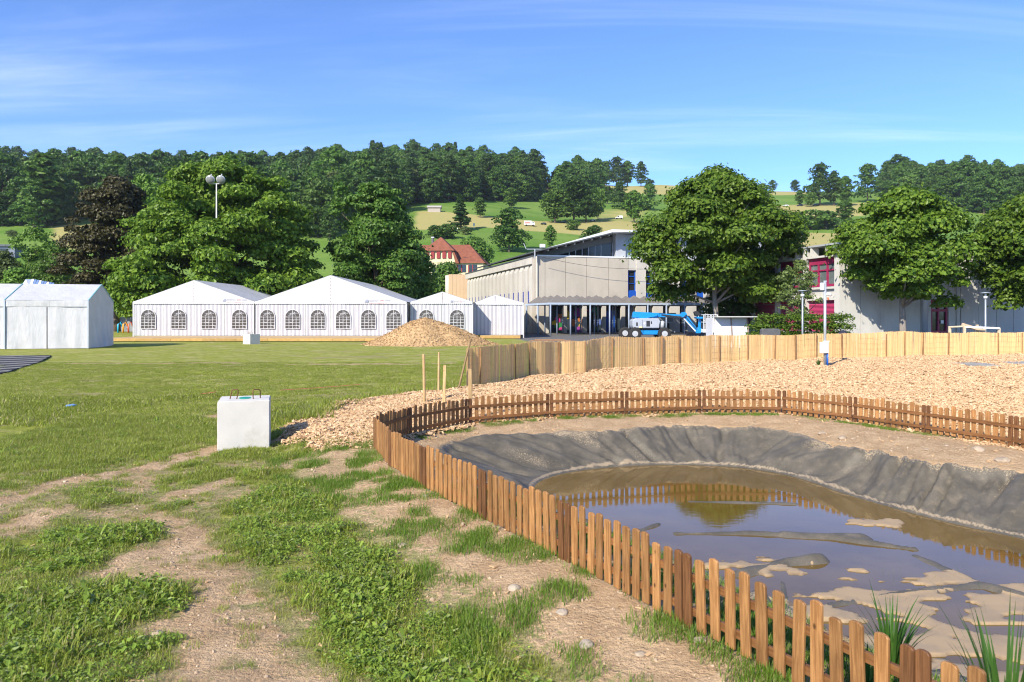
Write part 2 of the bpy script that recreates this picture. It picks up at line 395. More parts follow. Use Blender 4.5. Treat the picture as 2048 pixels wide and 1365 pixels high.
    c = t.mix(t.attr('hillw'), c, t.mix(hm, hg, hh))
    # bed under the chips, asphalt yard
    vo = t.n('ShaderNodeTexVoronoi'); vo.inputs['Scale'].default_value = 26; t.t.links.new(t.vmap(o, (1, .75, 1)), vo.inputs['Vector'])
    vs = t.n('ShaderNodeSeparateColor'); t.t.links.new(vo.outputs['Color'], vs.inputs[0])
    ch = t.mix(vs.outputs[0], (.34, .215, .11), (.64, .45, .26)); ch = t.mix(t.rng(vs.outputs[1], .86, .95), ch, (.12, .07, .04))
    cm = t.rng(t.math('ADD', t.attr('chip'), t.math('MULTIPLY', t.math('SUBTRACT', sp, .5), .9)), .35, .6)
    c = t.mix(cm, c, ch)
    c = t.mix(t.attr('asph'), c, t.scale((.17, .165, .16), t.rng(mid, .3, .7, .85, 1.15, False)))
    hgt = t.math('ADD', t.math('MULTIPLY', fin, .6), t.math('ADD', t.math('MULTIPLY', vfin, .25), t.math('MULTIPLY', sp, 1.0)))
    t.principled(c, .95, t.bump(hgt, .8, .07), 0, .15)
    me.materials.append(t.m)
    o = link('ground', me); tag(o, 'worn lawn, bare soil and sloping hillside meadows', 'ground', kind='structure')
build_ground()

# ------------------------------------------------------------------ pond: liner and water
def build_pond():
    xs = np.arange(-2.2, 9.4, .034); ys = np.arange(2.3, 15.0, .04)
    X, Y = np.meshgrid(xs, ys, indexing='ij'); x = X.ravel(); y = Y.ravel()
    z, a, b = pond_z(x, y)
    # angle round the pond for folds that run down the slope
    ang = np.arctan2(y - 8.5, x - 4.2); s = ang * 6.5 + .35 * np.sin(ang * 7)
    t = np.clip(a / (a + np.maximum(b, 0) + 1e-6), 0, 1)
    wallw = sstep(0, .12, t) * sstep(1.0, .8, t)
    skew = s + (t - .5) * 1.1 * np.sin(ang * 3 + 1)
    rid = np.abs(fbm(skew * 1.7, t * .6, 1, 51) - .5) * 2
    rid2 = np.abs(fbm(skew * 4.3 + 9, t * .8, 1, 57) - .5) * 2
    rid3 = np.abs(fbm(skew * 11 + 3, t * 1.0, 1, 58) - .5) * 2
    fold = (.095 * (sstep(.0, .5, rid) - .6) + .05 * (sstep(0, .5, rid2) - .6) + .026 * (sstep(0, .4, rid3) - .6)) * wallw
    low = (fbm(s * .8, t * 1.5, 3, 53) - .5) * .14 * wallw
    z = z + fold + low + (fbm(x * 5, y * 5, 3, 55) - .5) * .02 * wallw
    edge = (fbm(s * 1.6, s * 0, 3, 61) - .5) * .09 + (fbm(s * 6, s * 0, 3, 63) - .5) * .09
    z = np.where(a < .45, z + edge * sstep(.5, .05, a), z)
    z = np.where(a < 0, np.minimum(z, RZ + edge - .25 * (-a) - .01), z)
    roll = .010 * np.exp(-((b - .07) / .05) ** 2) * (.6 + .8 * fbm(s * 3, t * 0, 2, 65)); z = z + roll
    silt = np.zeros_like(x); inside = b < .25
    # ridges of the liner and banks of silt that come out of the shallow water
    wx = x + (fbm(x * 1.7, y * 1.7, 3, 72) - .5) * 1.3; nz = fbm(wx * 2.0, y * 4.2 + wx * .8, 4, 71)
    def rdg(pts, w, h):
        return h * (.55 + .75 * fbm(x * 1.8, y * 1.8, 3, 79)) * np.exp(-(d_line(x, y, pts) / (w * (.45 + 1.0 * fbm(x * 1.3 + 4, y * 1.3, 2, 78)))) ** 2)
    e = np.zeros_like(x)
    for pts, w, h in (([P(1380, 1004, WZ), P(1480, 1006, WZ), P(1590, 1009, WZ)], .09, .085), ([P(1352, 1068, WZ), P(1500, 1068, WZ), P(1640, 1074, WZ), P(1830, 1100, WZ)], .10, .11),
                      ([P(1570, 1070, WZ), P(1720, 1078, WZ)], .16, .12), ([P(1262, 1068, WZ), P(1318, 1049, WZ)], .07, .09), ([P(1830, 1112, WZ), P(1960, 1170, WZ), P(2048, 1195, WZ)], .12, .11),
                      ([P(1480, 1150, WZ), P(1560, 1128, WZ), P(1640, 1122, WZ)], .12, .13), ([P(1660, 1212, WZ), P(1780, 1192, WZ), P(1950, 1172, WZ)], .12, .11), ([P(1565, 1165, WZ), P(1572, 1210, WZ)], .05, .1)):
        e = np.maximum(e, rdg(pts, w, h)); 
    bank = np.zeros_like(x); qx = x + (fbm(x * 1.6, y * 1.6, 3, 81) - .5) * 1.5 + (fbm(x * 6, y * 6, 3, 82) - .5) * .5; qy = y + (fbm(x * 1.6 + 7, y * 1.6, 3, 83) - .5) * .9 + (fbm(x * 6, y * 6 + 5, 3, 84) - .5) * .35
    for (px, py), (sx, sy), h in (((1730, 1045), (.55, .24), .115), ((1500, 1125), (.36, .24), .12), ((1600, 1138), (.36, .18), .11),
                                  ((1850, 1240), (1.05, .75), .20), ((2000, 1215), (1.0, .65), .17), ((1720, 1265), (.8, .5), .14), ((1900, 1330), (1.1, 1.0), .26)):
        cx_, cy_ = P(px, py, WZ); bank = np.maximum(bank, h * np.exp(-((qx - cx_) / sx) ** 2 - ((qy - cy_) / sy) ** 2))
    bank = np.minimum(bank * sstep(.36, .56, nz) * 1.9, .078 + .012 * nz)
    z = np.where(inside, z + np.maximum(e, bank), z)
    silt = np.where(inside, sstep(.045, .068, bank) * sstep(1.1, .8, e / .1), 0)
    band = .75 * np.exp(-((b - .05) / .036) ** 2) * (b > -.1)
    dust = np.clip(.75 * sstep(.11, .0, a) * (a > -.3) + .55 * sstep(.58, .8, fbm(skew * 3, t * 1.2 + 4, 4, 77)) * wallw, 0, 1)
    keep = (a > -.32)
    idx = -np.ones(len(x), int); idx[keep] = np.arange(keep.sum())
    f = grid_faces(len(xs), len(ys)); f = f[keep[f].all(1)]; f = idx[f]
    me = mesh_np('pond_liner', np.stack([x, y, z], 1)[keep], f, None, True, dict(wet=sstep(.016, .003, z - WZ)[keep], silt=silt[keep], dust=dust[keep], band=band[keep], under=(z < WZ)[keep]))
    t_ = NT('liner_mat'); o = t_.obj(); t = t_
    n = t.noise(2.5, 5, .65, o); fn = t.noise(45, 4, .75, o)
    c = t.mix(t.rng(n, .35, .65), (.088, .079, .061), (.122, .109, .085))
    speck = t.rng(t.math('ADD', fn, t.math('MULTIPLY', t.attr('dust'), .30)), .63, .80)
    c = t.mix(speck, c, (.36, .28, .18)); c = t.mix(t.math('MULTIPLY', t.rng(t.noise(6, 5, .75, t.vmap(o, (1, 1, 1))), .50, .68), .28), c, (.27, .215, .145)); c = t.mix(t.rng(t.math('ADD', t.noise(150, 3, .8, o), t.math('MULTIPLY', t.rng(n, .35, .65), .10)), .68, .78), c, (.34, .27, .18))
    c = t.mix(t.rng(t.math('ADD', t.attr('band'), t.math('MULTIPLY', t.math('SUBTRACT', t.noise(12, 4, .7, o), .5), .9)), .35, .7), c, (.31, .245, .165))
    sm = t.rng(t.math('ADD', t.attr('silt'), t.math('MULTIPLY', t.math('SUBTRACT', t.noise(7, 4, .7, o), .5), .5)), .4, .55)
    c = t.mix(sm, c, t.mix(t.rng(t.noise(3, 4, .6, o), .4, .62), (.41, .295, .165), (.34, .25, .15))); c = t.mix(t.math('MULTIPLY', t.math('MULTIPLY', sm, t.attr('wet')), .75), c, (.15, .10, .05))
    t.principled(c, .55, t.bump(fn, .10, .008), 0, .35)
    me.materials.append(t.m)
    tag(link('pond_liner', me), 'wrinkled dark grey pond liner dusted with sand, inside the picket fence', 'pond liner')
    # water sheet
    mb = MB(); big = [(px_, py_, WZ) for px_, py_ in WAT]
    cx_ = sum(p[0] for p in WAT) / len(WAT); cy_ = sum(p[1] for p in WAT) / len(WAT)
    big = [(cx_ + (p[0] - cx_) * 1.05, cy_ + (p[1] - cy_) * 1.05, WZ) for p in big]
    n = len(big); mb.v = big + [(cx_, cy_, WZ)]; mb.f = [(i, (i + 1) % n, n) for i in range(n)]
    t = NT('water_mat'); o = t.obj()
    c = t.mix(t.rng(t.noise(.8, 4, .6, o), .35, .65), (.125, .074, .014), (.160, .098, .024))
    t.principled(c, .035, t.bump(t.noise(7, 3, .5, t.vmap(o, (1, 2, 1))), .035, .01), 0, .5, IOR=1.42)
    tag(mb.build('water', t.m), 'shallow muddy brown pond water reflecting fence and sky', 'water', kind='structure')
build_pond()

# ------------------------------------------------------------------ scatter: points carrying rotation, size and kind, instanced with geometry nodes
def scatter(name, pts, rot, scl, idx, protos, label, cat):
    coll = bpy.data.collections.new(name + '_pieces')
    for i, me in enumerate(protos):
        o = bpy.data.objects.new('%s_%02d' % (name, i), me); coll.objects.link(o)
    me = bpy.data.meshes.new(name); pts = np.asarray(pts, np.float32); me.vertices.add(len(pts)); me.vertices.foreach_set('co', pts.ravel())
    a = me.attributes.new('rot', 'FLOAT_VECTOR', 'POINT'); a.data.foreach_set('vector', np.asarray(rot, np.float32).ravel())
    a = me.attributes.new('scl', 'FLOAT', 'POINT'); a.data.foreach_set('value', np.asarray(scl, np.float32))
    a = me.attributes.new('pick', 'INT', 'POINT'); a.data.foreach_set('value', np.asarray(idx, np.int32))
    me.update()
    o = link(name, me)
    g = bpy.data.node_groups.new(name, 'GeometryNodeTree')
    g.interface.new_socket('Geometry', in_out='INPUT', socket_type='NodeSocketGeometry'); g.interface.new_socket('Geometry', in_out='OUTPUT', socket_type='NodeSocketGeometry')
    N, L = g.nodes, g.links
    gi = N.new('NodeGroupInput'); go = N.new('NodeGroupOutput'); ip = N.new('GeometryNodeInstanceOnPoints'); ci = N.new('GeometryNodeCollectionInfo')
    ci.inputs['Collection'].default_value = coll; ci.inputs['Separate Children'].default_value = True; ci.inputs['Reset Children'].default_value = True
    def at(nm, ty):
        q = N.new('GeometryNodeInputNamedAttribute'); q.data_type = ty; q.inputs['Name'].default_value = nm; return q.outputs['Attribute']
    e2r = N.new('FunctionNodeEulerToRotation'); L.new(at('rot', 'FLOAT_VECTOR'), e2r.inputs[0])
    L.new(gi.outputs[0], ip.inputs['Points']); L.new(ci.outputs[0], ip.inputs['Instance']); ip.inputs['Pick Instance'].default_value = True
    L.new(at('pick', 'INT'), ip.inputs['Instance Index']); L.new(e2r.outputs[0], ip.inputs['Rotation']); L.new(at('scl', 'FLOAT'), ip.inputs['Scale'])
    L.new(ip.outputs[0], go.inputs[0])
    m = o.modifiers.new('scatter', 'NODES'); m.node_group = g
    return tag(o, label, cat, kind='stuff')
def normal_rot(x, y, e=.15):
    """euler that tilts a flat patch onto the ground, with a random turn"""
    dzx = (H(x + e, y) - H(x - e, y)) / (2 * e); dzy = (H(x, y + e) - H(x, y - e)) / (2 * e)
    dzx = np.clip(dzx, -.8, .8); dzy = np.clip(dzy, -.8, .8)
    r = np.zeros((len(x), 3)); spin = rng.uniform(0, 6.28, len(x))
    for i in range(len(x)):
        q = Vector((-dzx[i], -dzy[i], 1)).normalized().to_track_quat('Z', 'Y'); e_ = (q.to_matrix() @ Matrix.Rotation(spin[i], 3, 'Z')).to_euler(); r[i] = e_[:]
    return r
def in_view(x, y, m=40):
    px = 1024 + 1500 * x / np.maximum(y, .1); return (y > 2.2) & (px > -m * 2.5) & (px < 2048 + m * 2.5)

# wood chips
chip_m = None
def chip_material():
    t = NT('wood_chip_mat'); r = t.n('ShaderNodeNewGeometry').outputs['Random Per Island']
    cr = t.n('ShaderNodeValToRGB'); t.t.links.new(r, cr.inputs[0]); E = cr.color_ramp.elements
    E[0].position = 0; E[0].color = (.20, .105, .045, 1); E[1].position = 1; E[1].color = (.80, .59, .38, 1)
    for p_, c_ in ((.12, (.34, .20, .095, 1)), (.3, (.53, .35, .19, 1)), (.7, (.64, .44, .255, 1))):
        e = E.new(p_); e.color = c_
    return t.principled(t.scale(cr.outputs[0], t.rng(t.noise(60, 3, .6, t.obj()), .3, .7, .85, 1.1, False)), .85, None, 0, .2)
def chip_patch(seed, n, half, thick=.035, size=1.0):
    g = np.random.default_rng(seed); V_ = []; F_ = []
    c = np.stack([g.uniform(-half, half, n), g.uniform(-half, half, n), g.uniform(0, thick, n)], 1)
    for i in range(n):
        l = g.uniform(.018, .05) * size; w = l * g.uniform(.3, .7); h = g.uniform(.003, .009) * size
        m = np.array(Matrix.Rotation(g.uniform(0, 6.28), 3, 'Z') @ Matrix.Rotation(g.normal(0, .38), 3, 'X') @ Matrix.Rotation(g.normal(0, .38), 3, 'Y'))
        k = g.uniform(.55, 1)
        q = np.array([(-l, -w, -h), (l, -w * k, -h), (l * k, w, -h), (-l, w * k, -h), (-l, -w, h), (l, -w * k, h), (l * k, w, h), (-l, w * k, h)]) @ m.T + c[i]
        b = len(V_) * 8; V_.append(q)
        F_ += [(b + a_, b + b_, b + c_, b + d_) for a_, b_, c_, d_ in ((4, 5, 6, 7), (0, 1, 5, 4), (1, 2, 6, 5), (2, 3, 7, 6), (3, 0, 4, 7))]
    return mesh_np('wood_chips', np.concatenate(V_), F_, chip_m)
def build_chips():
    global chip_m
    chip_m = chip_material()
    pat = [chip_patch(100 + i, 150, .26, .03, .72) for i in range(7)]
    x = rng.uniform(-6, 30, 60000); y = rng.uniform(6, 38, 60000)
    se = sd_poly(x, y, ENCL); sc = sd_poly(x, y, CHIP) + (fbm(x * 1.5, y * 1.5, 3, 12) - .5) * .5
    den = np.where(y < 22, 1., .55) 
    m = (se > .16) & (sc < -.04) & in_view(x, y) & (rng.random(len(x)) < den * 1.05)
    x, y = x[m], y[m]
    # stray patches at the edges
    z = H(x, y) - .004
    far = np.where(y < 20, 1., 1.25)
    scatter('wood_chips', np.stack([x, y, z], 1), normal_rot(x, y), far * rng.uniform(.85, 1.2, len(x)), rng.integers(0, 7, len(x)), pat, 'pale wood chips spread between picket fence and reed fence', 'wood chips')
    # single chips lying about on the soil
    one = [chip_patch(300 + i, 1, .001, .01, 1.0) for i in range(5)]
    x = rng.uniform(-7, 8, 2600); y = 3.4 + 12 * rng.random(2600) ** .8; m = in_view(x, y) & (sd_poly(x, y, RIM) > .15) & ((x > -1.5) | (rng.random(2600) < .3)) & (rng.random(2600) < .45); x, y = x[m], y[m]
    scatter('stray_chips', np.stack([x, y, H(x, y) + .008], 1), normal_rot(x, y), rng.uniform(.3, .75, len(x)), rng.integers(0, 5, len(x)), one, 'stray wood chips lying on the bare soil', 'wood chips')
build_chips()
# ------------------------------------------------------------------ grass, weeds, pebbles
def blade_mat(name, c1, c2, dry=(.30, .28, .12), pdry=.12, trans=.35):
    t = NT(name); r = t.n('ShaderNodeNewGeometry').outputs['Random Per Island']; oi = t.n('ShaderNodeObjectInfo').outputs['Random']
    c = t.mix(r, c1, c2); c = t.mix(t.rng(r, 1 - pdry, 1 - pdry + .02), c, dry)
    c = t.scale(c, t.rng(oi, 0, 1, .8, 1.2, False))
    p = t.n('ShaderNodeBsdfPrincipled'); t.put(p.inputs['Base Color'], c); p.inputs['Roughness'].default_value = .5; p.inputs['Specular IOR Level'].default_value = .35
    tr = t.n('ShaderNodeBsdfTranslucent'); t.put(tr.inputs[0], t.scale(c, 1.25)); ms = t.n('ShaderNodeMixShader'); ms.inputs[0].default_value = trans
    t.t.links.new(p.outputs[0], ms.inputs[1]); t.t.links.new(tr.outputs[0], ms.inputs[2]); t.t.links.new(ms.outputs[0], t.out.inputs[0]); return t.m
def blades(seed, n, half, h0, h1, w, lean, mat, flat=False):
    g = np.random.default_rng(seed); Vs = []; Fs = []
    for i in range(n):
        p = np.array([g.uniform(-half, half), g.uniform(-half, half), 0]); a = g.uniform(0, 6.28); d = np.array([math.cos(a), math.sin(a), 0]); s_ = np.array([-d[1], d[0], 0])
        h = g.uniform(h0, h1); L = h * g.uniform(.2, lean); ww = w * g.uniform(.6, 1.3)
        z1 = .02 if flat else h * .6; z2 = .03 if flat else h
        if flat: L = h
        q = [p - s_ * ww, p + s_ * ww, p + d * L * .35 + s_ * ww * .8 + (0, 0, z1), p + d * L * .35 - s_ * ww * .8 + (0, 0, z1), p + d * L + s_ * ww * .1 + (0, 0, z2), p + d * L - s_ * ww * .1 + (0, 0, z2)]
        b = len(Vs); Vs += q; Fs += [(b, b + 1, b + 2, b + 3), (b + 3, b + 2, b + 4, b + 5)]
    return mesh_np('grass', Vs, Fs, mat)
def weeds(seed, n, half, h, size, mat, long=1.0):
    """little leaves held flat above the soil, on no visible stems"""
    g = np.random.default_rng(seed); Vs = []; Fs = []
    for i in range(n):
        c = np.array([g.uniform(-half, half), g.uniform(-half, half), g.uniform(.15, 1) * h]); a = g.uniform(0, 6.28); s_ = size * g.uniform(.6, 1.4)
        m = np.array(Matrix.Rotation(a, 3, 'Z') @ Matrix.Rotation(g.normal(0, .5), 3, 'X') @ Matrix.Rotation(g.normal(-.15, .45), 3, 'Y'))
        q = np.array([(0, 0, 0), (.35 * long, .38, .07), (.8 * long, .34, .05), (1.1 * long, 0, -.08), (.8 * long, -.34, .05), (.35 * long, -.38, .07)]) * s_ @ m.T + c
        b = len(Vs); Vs += list(q); Fs += [(b, b + 1, b + 2, b + 3), (b, b + 3, b + 4, b + 5)]
    return mesh_np('weeds', Vs, Fs, mat)
def rosette(seed, n, L, w, mat, up=.6):
    g = np.random.default_rng(seed); Vs = []; Fs = []
    for i in range(n):
        a = g.uniform(0, 6.28); d = np.array([math.cos(a), math.sin(a), 0]); s_ = np.array([-d[1], d[0], 0]); l = L * g.uniform(.6, 1.15); e = g.uniform(.2, up); ww = w * g.uniform(.7, 1.2)
        prev = None
        for k, (f, wd, zf) in enumerate(((0, .12, 0), (.3, .6, .7), (.65, 1, 1.05), (1, .12, .8))):
            p = d * l * f * .9 + np.array([0, 0, l * e * zf]); b = len(Vs); Vs += [p - s_ * ww * wd, p + s_ * ww * wd]
            if k: Fs.append((b - 2, b - 1, b + 1, b))
    return mesh_np('weeds', Vs, Fs, mat)
def build_grass():
    gm = blade_mat('grass_blade', (.175, .230, .022), (.345, .395, .056), (.42, .37, .17), .14)
    sm = blade_mat('straw_blade', (.42, .37, .17), (.24, .27, .08), (.50, .43, .24), .25)
    wm = blade_mat('weed_leaf', (.150, .240, .026), (.320, .425, .068), (.28, .34, .12), .06)
    fm = blade_mat('young_grass', (.09, .175, .014), (.175, .285, .03), (.25, .28, .08), .05)
    protos = [blades(1, 34, .09, .03, .085, .0035, .9, gm), blades(2, 30, .10, .04, .11, .004, 1.0, gm), blades(3, 26, .12, .05, .12, .003, 1, sm, True),      # 0-2
              weeds(4, 40, .11, .055, .019, wm), weeds(5, 30, .10, .07, .022, wm, 1.4), rosette(6, 9, .10, .010, wm), rosette(7, 7, .15, .015, wm, .9),       # 3-6
              blades(8, 55, .10, .03, .07, .0022, .6, fm), blades(9, 60, .30, .03, .075, .006, .9, gm), blades(10, 46, .34, .03, .07, .008, 1.1, gm), blades(11, 40, .34, .03, .07, .009, 1, sm, True)]  # 7-10
    X = []; Y = []; I = []; Sc = []
    def add(x, y, i, s):
        X.append(x); Y.append(y); I.append(np.full(len(x), i) if np.isscalar(i) else i); Sc.append(s)
    # near lawn
    n = 64000; x = rng.uniform(-9, 3.2, n); y = 3.1 + 13 * rng.random(n) ** 1.35
    se = sd_poly(x, y, ENCL); sc = sd_poly(x, y, CHIP); m = in_view(x, y) & (se > .03) & (sc > .05); x, y, se = x[m], y[m], se[m]
    D = dirt_f(x, y); cl = fbm(x * 2.6, y * 2.6, 3, 91); D2 = D + (fbm(x * 5, y * 5, 3, 92) - .5) * .9
    bank = (se < 1.35) & (y < 12.3) & (D > .45)
    u0 = rng.random(len(x)); ok = (u0 < sstep(.80, .18, D2) ** 1.3) & ~bank; lush = D < .085
    u = rng.random(len(x))
    k = np.where(lush, np.where(u < .36, 3, np.where(u < .60, 4, np.where(u < .76, 1, np.where(u < .84, 0, np.where(u < .90, 2, np.where(u < .985, 5, 6)))))), np.where(u < .34, 0, np.where(u < .66, 2, np.where(u < .72, 1, np.where(u < .97, 3, 5)))))
    lushy = lush & (y < 9.5)
    k = np.where((y > 9.5) & (u < .8), np.where(u < .5, 0, np.where(u < .68, 1, 2)), k)
    big = np.where(lushy, 1.0, np.where(D < .45, .78, .62)) * rng.uniform(.7, 1.25, len(x)) * (.45 + 1.0 * cl)
    ok &= (rng.random(len(x)) < sstep(.22, .5, cl) * .8 + .2) | (y > 9.5)
    add(x[ok], y[ok], k[ok], big[ok])
    sp = (~ok) & ~bank & (u > .70) & (D2 < 1.0); add(x[sp], y[sp], np.where(u[sp] > .93, 0, 2), .6 * rng.uniform(.6, 1.1, sp.sum()))
    # young seeded grass in tufts on the bank outside and inside the pickets
    n = 30000; x = rng.uniform(-3.6, 9, n); y = rng.uniform(2.6, 15.6, n); se = sd_poly(x, y, ENCL); sr = sd_poly(x, y, RIM)
    q = fbm(x * 2.9, y * 2.9, 3, 95)
    outer = (se > .02) & (se < 1.5) & (y < 12.2) & (x < 3) & (q > .53 + .02 * (se < .35)) & (rng.random(n) < .75); inner = (se < -.03) & (se > -.26) & (q > .50) & (sr > .2) & (y > 12.5)
    near = (se < -.03) & (sr > .05) & (y < 9) & (x < 3.6) & (q > .40)
    m = (outer | inner | near) & in_view(x, y); x, y = x[m], y[m]; add(x, y, 7, rng.uniform(.7, 1.25, len(x)) * np.where(y > 12.5, .8, 1))
    # mid and far lawn
    n = 15000; y = 15 + 17 * rng.random(n) ** 1.1; x = rng.uniform(-24, 2, n); m = in_view(x, y) & (sd_poly(x, y, CHIP) > .1) & (sd_poly(x, y, ENCL) > .1); x, y = x[m], y[m]
    D = dirt_f(x, y) + (fbm(x * 2, y * 2, 3, 93) - .5) * .6; ok = D < .45; u = rng.random(len(x))
    tall = (fbm(x * .5, y * .5, 3, 97) > .5) & (y < 20)
    add(x[ok], y[ok], np.where(u < .45, 8, np.where(u < .8, 9, 10))[ok], (np.where(tall, 1.2, .62) * rng.uniform(.8, 1.2, len(x)))[ok])
    # rough edge of taller grass against the chips and round the reed fence end
    n = 900; t = rng.random(n); i = rng.integers(0, 6, n); A = np.array(CHIP); x = A[i, 0] * (1 - t) + A[i + 1, 0] * t + rng.normal(0, .25, n) - .1; y = A[i, 1] * (1 - t) + A[i + 1, 1] * t + np.abs(rng.normal(0, .6, n)) + .15
    add(x, y, np.full(n, 1), rng.uniform(1.2, 2.2, n))
    x = np.concatenate(X); y = np.concatenate(Y); k = np.concatenate(I).astype(int); s = np.concatenate(Sc)
    z = H(x, y) - .004
    rot = np.zeros((len(x), 3)); rot[:, 2] = rng.uniform(0, 6.28, len(x))
    scatter('grass', np.stack([x, y, z], 1), rot, s, k, protos, 'short grass, clover and weeds growing on the lawn', 'grass')
    # pebbles and clods
    pb = pm('pebble_mat', (.44, .33, .22), .9, .25, 3, 30, .3, orand=.3)
    pr = [stone_mesh(500 + i, .02, pb, 1) for i in range(5)]
    n = 46000; x = rng.uniform(-7, 9.5, n); y = 3.0 + 13 * rng.random(n) ** 1.3; se = sd_poly(x, y, ENCL); sr = sd_poly(x, y, RIM)
    m = in_view(x, y) & (sr > .08) & ((se < 1.4) | (dirt_f(x, y) > .55)) & ((sd_poly(x, y, CHIP) > 0) | (se < 0)); x, y = x[m], y[m]
    scatter('pebbles', np.stack([x, y, H(x, y) + .002], 1), rng.uniform(0, 6.28, (len(x), 3)), rng.gamma(1.0, .17, len(x)) + .10, rng.integers(0, 5, len(x)), pr, 'small pebbles and clods in the bare soil of the bank', 'pebbles')
def stone_mesh(seed, r, mat, sub=2, flat=.65):
    import bmesh
    g = random.Random(seed); bm = bmesh.new(); bmesh.ops.create_icosphere(bm, subdivisions=sub, radius=r)
    ax = [Vector((g.uniform(-1, 1), g.uniform(-1, 1), g.uniform(-1, 1))).normalized() for _ in range(7)]; lim = [g.uniform(.62, .95) for _ in ax]
    for v in bm.verts:
        for a, l in zip(ax, lim):
            d = v.co.dot(a) / r
            if d > l: v.co -= a * (d - l) * r
        v.co.z *= flat; v.co *= 1 + g.uniform(-.04, .04)
    me = bpy.data.meshes.new('stone'); bm.to_mesh(me); bm.free(); me.materials.append(mat)
    return me
build_grass()

# ------------------------------------------------------------------ picket fence
def wood_mat(name, c1, c2, rough=.6, orand=.18, ax='z'):
    t = NT(name); o = t.obj(); oi = t.n('ShaderNodeObjectInfo')
    cmb = t.n('ShaderNodeCombineXYZ'); t.put(cmb.inputs[0], t.math('MULTIPLY', oi.outputs['Random'], 37.)); t.put(cmb.inputs[1], t.math('MULTIPLY', oi.outputs['Random'], 91.))
    va = t.n('ShaderNodeVectorMath', operation='ADD'); t.t.links.new(o, va.inputs[0]); t.t.links.new(cmb.outputs[0], va.inputs[1]); o = va.outputs[0]
    st = {'z': (1, 1, .06), 'x': (.06, 1, 1), 'y': (1, .06, 1)}[ax]
    g = t.noise(70, 5, .6, t.vmap(o, st), .6); b = t.noise(5, 3, .5, o)
    kn = t.n('ShaderNodeTexVoronoi'); kn.inputs['Scale'].default_value = 7; t.t.links.new(t.vmap(o, (1, 1, .6)), kn.inputs['Vector'])
    c = t.mix(t.rng(g, .33, .67), c1, c2); c = t.mix(t.rng(kn.outputs['Distance'], .10, .03), c, tuple(k * .35 for k in c1))
    f = t.math('MULTIPLY', t.rng(b, .3, .7, .88, 1.12, False), t.rng(oi.outputs['Random'], 0, 1, 1 - orand, 1 + orand, False))
    return t.principled(t.scale(c, f), rough, t.bump(g, .25, .004), 0, .35)
MW = {}
def picket_mesh(h, w, th, mat):
    prof = []
    hw = w / 2
    prof = [(-hw, 0), (hw, 0), (hw, h - .016), (hw * .72, h - .005), (0, h), (-hw * .72, h - .005), (-hw, h - .016)]
    return MB().prism(prof, 'y', -th / 2, th / 2).mesh('picket', mat, False, .003)
def build_pickets():
    MW['picket'] = wood_mat('picket_wood', (.215, .098, .032), (.38, .195, .072), orand=.28)
    MW['dark'] = wood_mat('picket_end_wood', (.10, .042, .015), (.19, .085, .032))
    MW['rail'] = wood_mat('rail_wood', (.15, .062, .020), (.25, .115, .04), ax='x')
    meshes = [picket_mesh(.46 + .012 * i, .074 + .003 * (i % 3), .019, MW['picket']) for i in range(4)]
    endm = picket_mesh(.52, .068, .022, MW['dark'])
    names_near = ['picket fence panel outside the pond at the far corner beside the wood chip tip', 'picket fence panel on the near bank, second from the far corner', 'picket fence panel on the near bank, third from the far corner, with closely set pickets',
                  'picket fence panel on the near bank where the water first shows behind it', 'picket fence panel on the near bank before the silt spit', 'large picket fence panel on the near bank beside the green reed plant', 'closest picket fence panel, cut off by the bottom edge of the picture']
    names_back = ['short dark picket fence panel turning back at the far corner', 'picket fence panel behind the pond below the two round stakes', 'picket fence panel behind the pond starting at the tall square post', 'picket fence panel behind the pond below the first reed mats',
                  'picket fence panel behind the pond left of its farthest bend', 'picket fence panel at the farthest bend of the pond', 'picket fence panel just right of the farthest bend', 'picket fence panel on the right bank above two pale stones',
                  'picket fence panel on the right bank with deep brown rails', 'picket fence panel at the right edge of the picture above the round boulder', 'picket fence panel on the right bank, partly outside the picture']
    rr = random.Random(5)
    def run(chain, names, rail_side, group):
        for i, (a, b) in enumerate(zip(chain[:-1], chain[1:])):
            a = Vector((*a, 0)); b = Vector((*b, 0)); d = (b - a); L = d.length - .03; ang = math.atan2(d.y, d.x); u = d.normalized()
            a = a + u * .015
            z0 = Hp(a.x, a.y); z1 = Hp(*(a + u * L).xy); pitch = math.atan2(z1 - z0, L)
            e = empty('picket_fence_panel', (a.x, a.y, z0 + .015), ang, names[i], 'fence', group); e.rotation_euler = (rr.uniform(-.015, .015), -pitch, ang)
            n = 13 if L < 1.62 else 14
            for k in range(n):
                xx = .03 + (L - .06) * k / (n - 1); end = k in (0, n - 1)
                me = endm if end else meshes[rr.randrange(4)]
                o = link('picket', me, e, (xx, -rail_side * .024, -.05 if end else rr.uniform(-.008, .012)), (rr.uniform(-.01, .01), rr.gauss(0, .016), rr.uniform(-.04, .04)))
            for z in (.10, .315):
                r = MB().box(0, L, -.013, .011, -.026, .026).build('rail', MW['rail'], e, False, .002, (0, 0, z), (0, 0, 0))
    run(NEAR, names_near, 1, 'picket fence panels on the near bank')      # pond lies on the left of this chain: rails inside
    run(BACK, names_back, -1, 'picket fence panels behind the pond')
build_pickets()

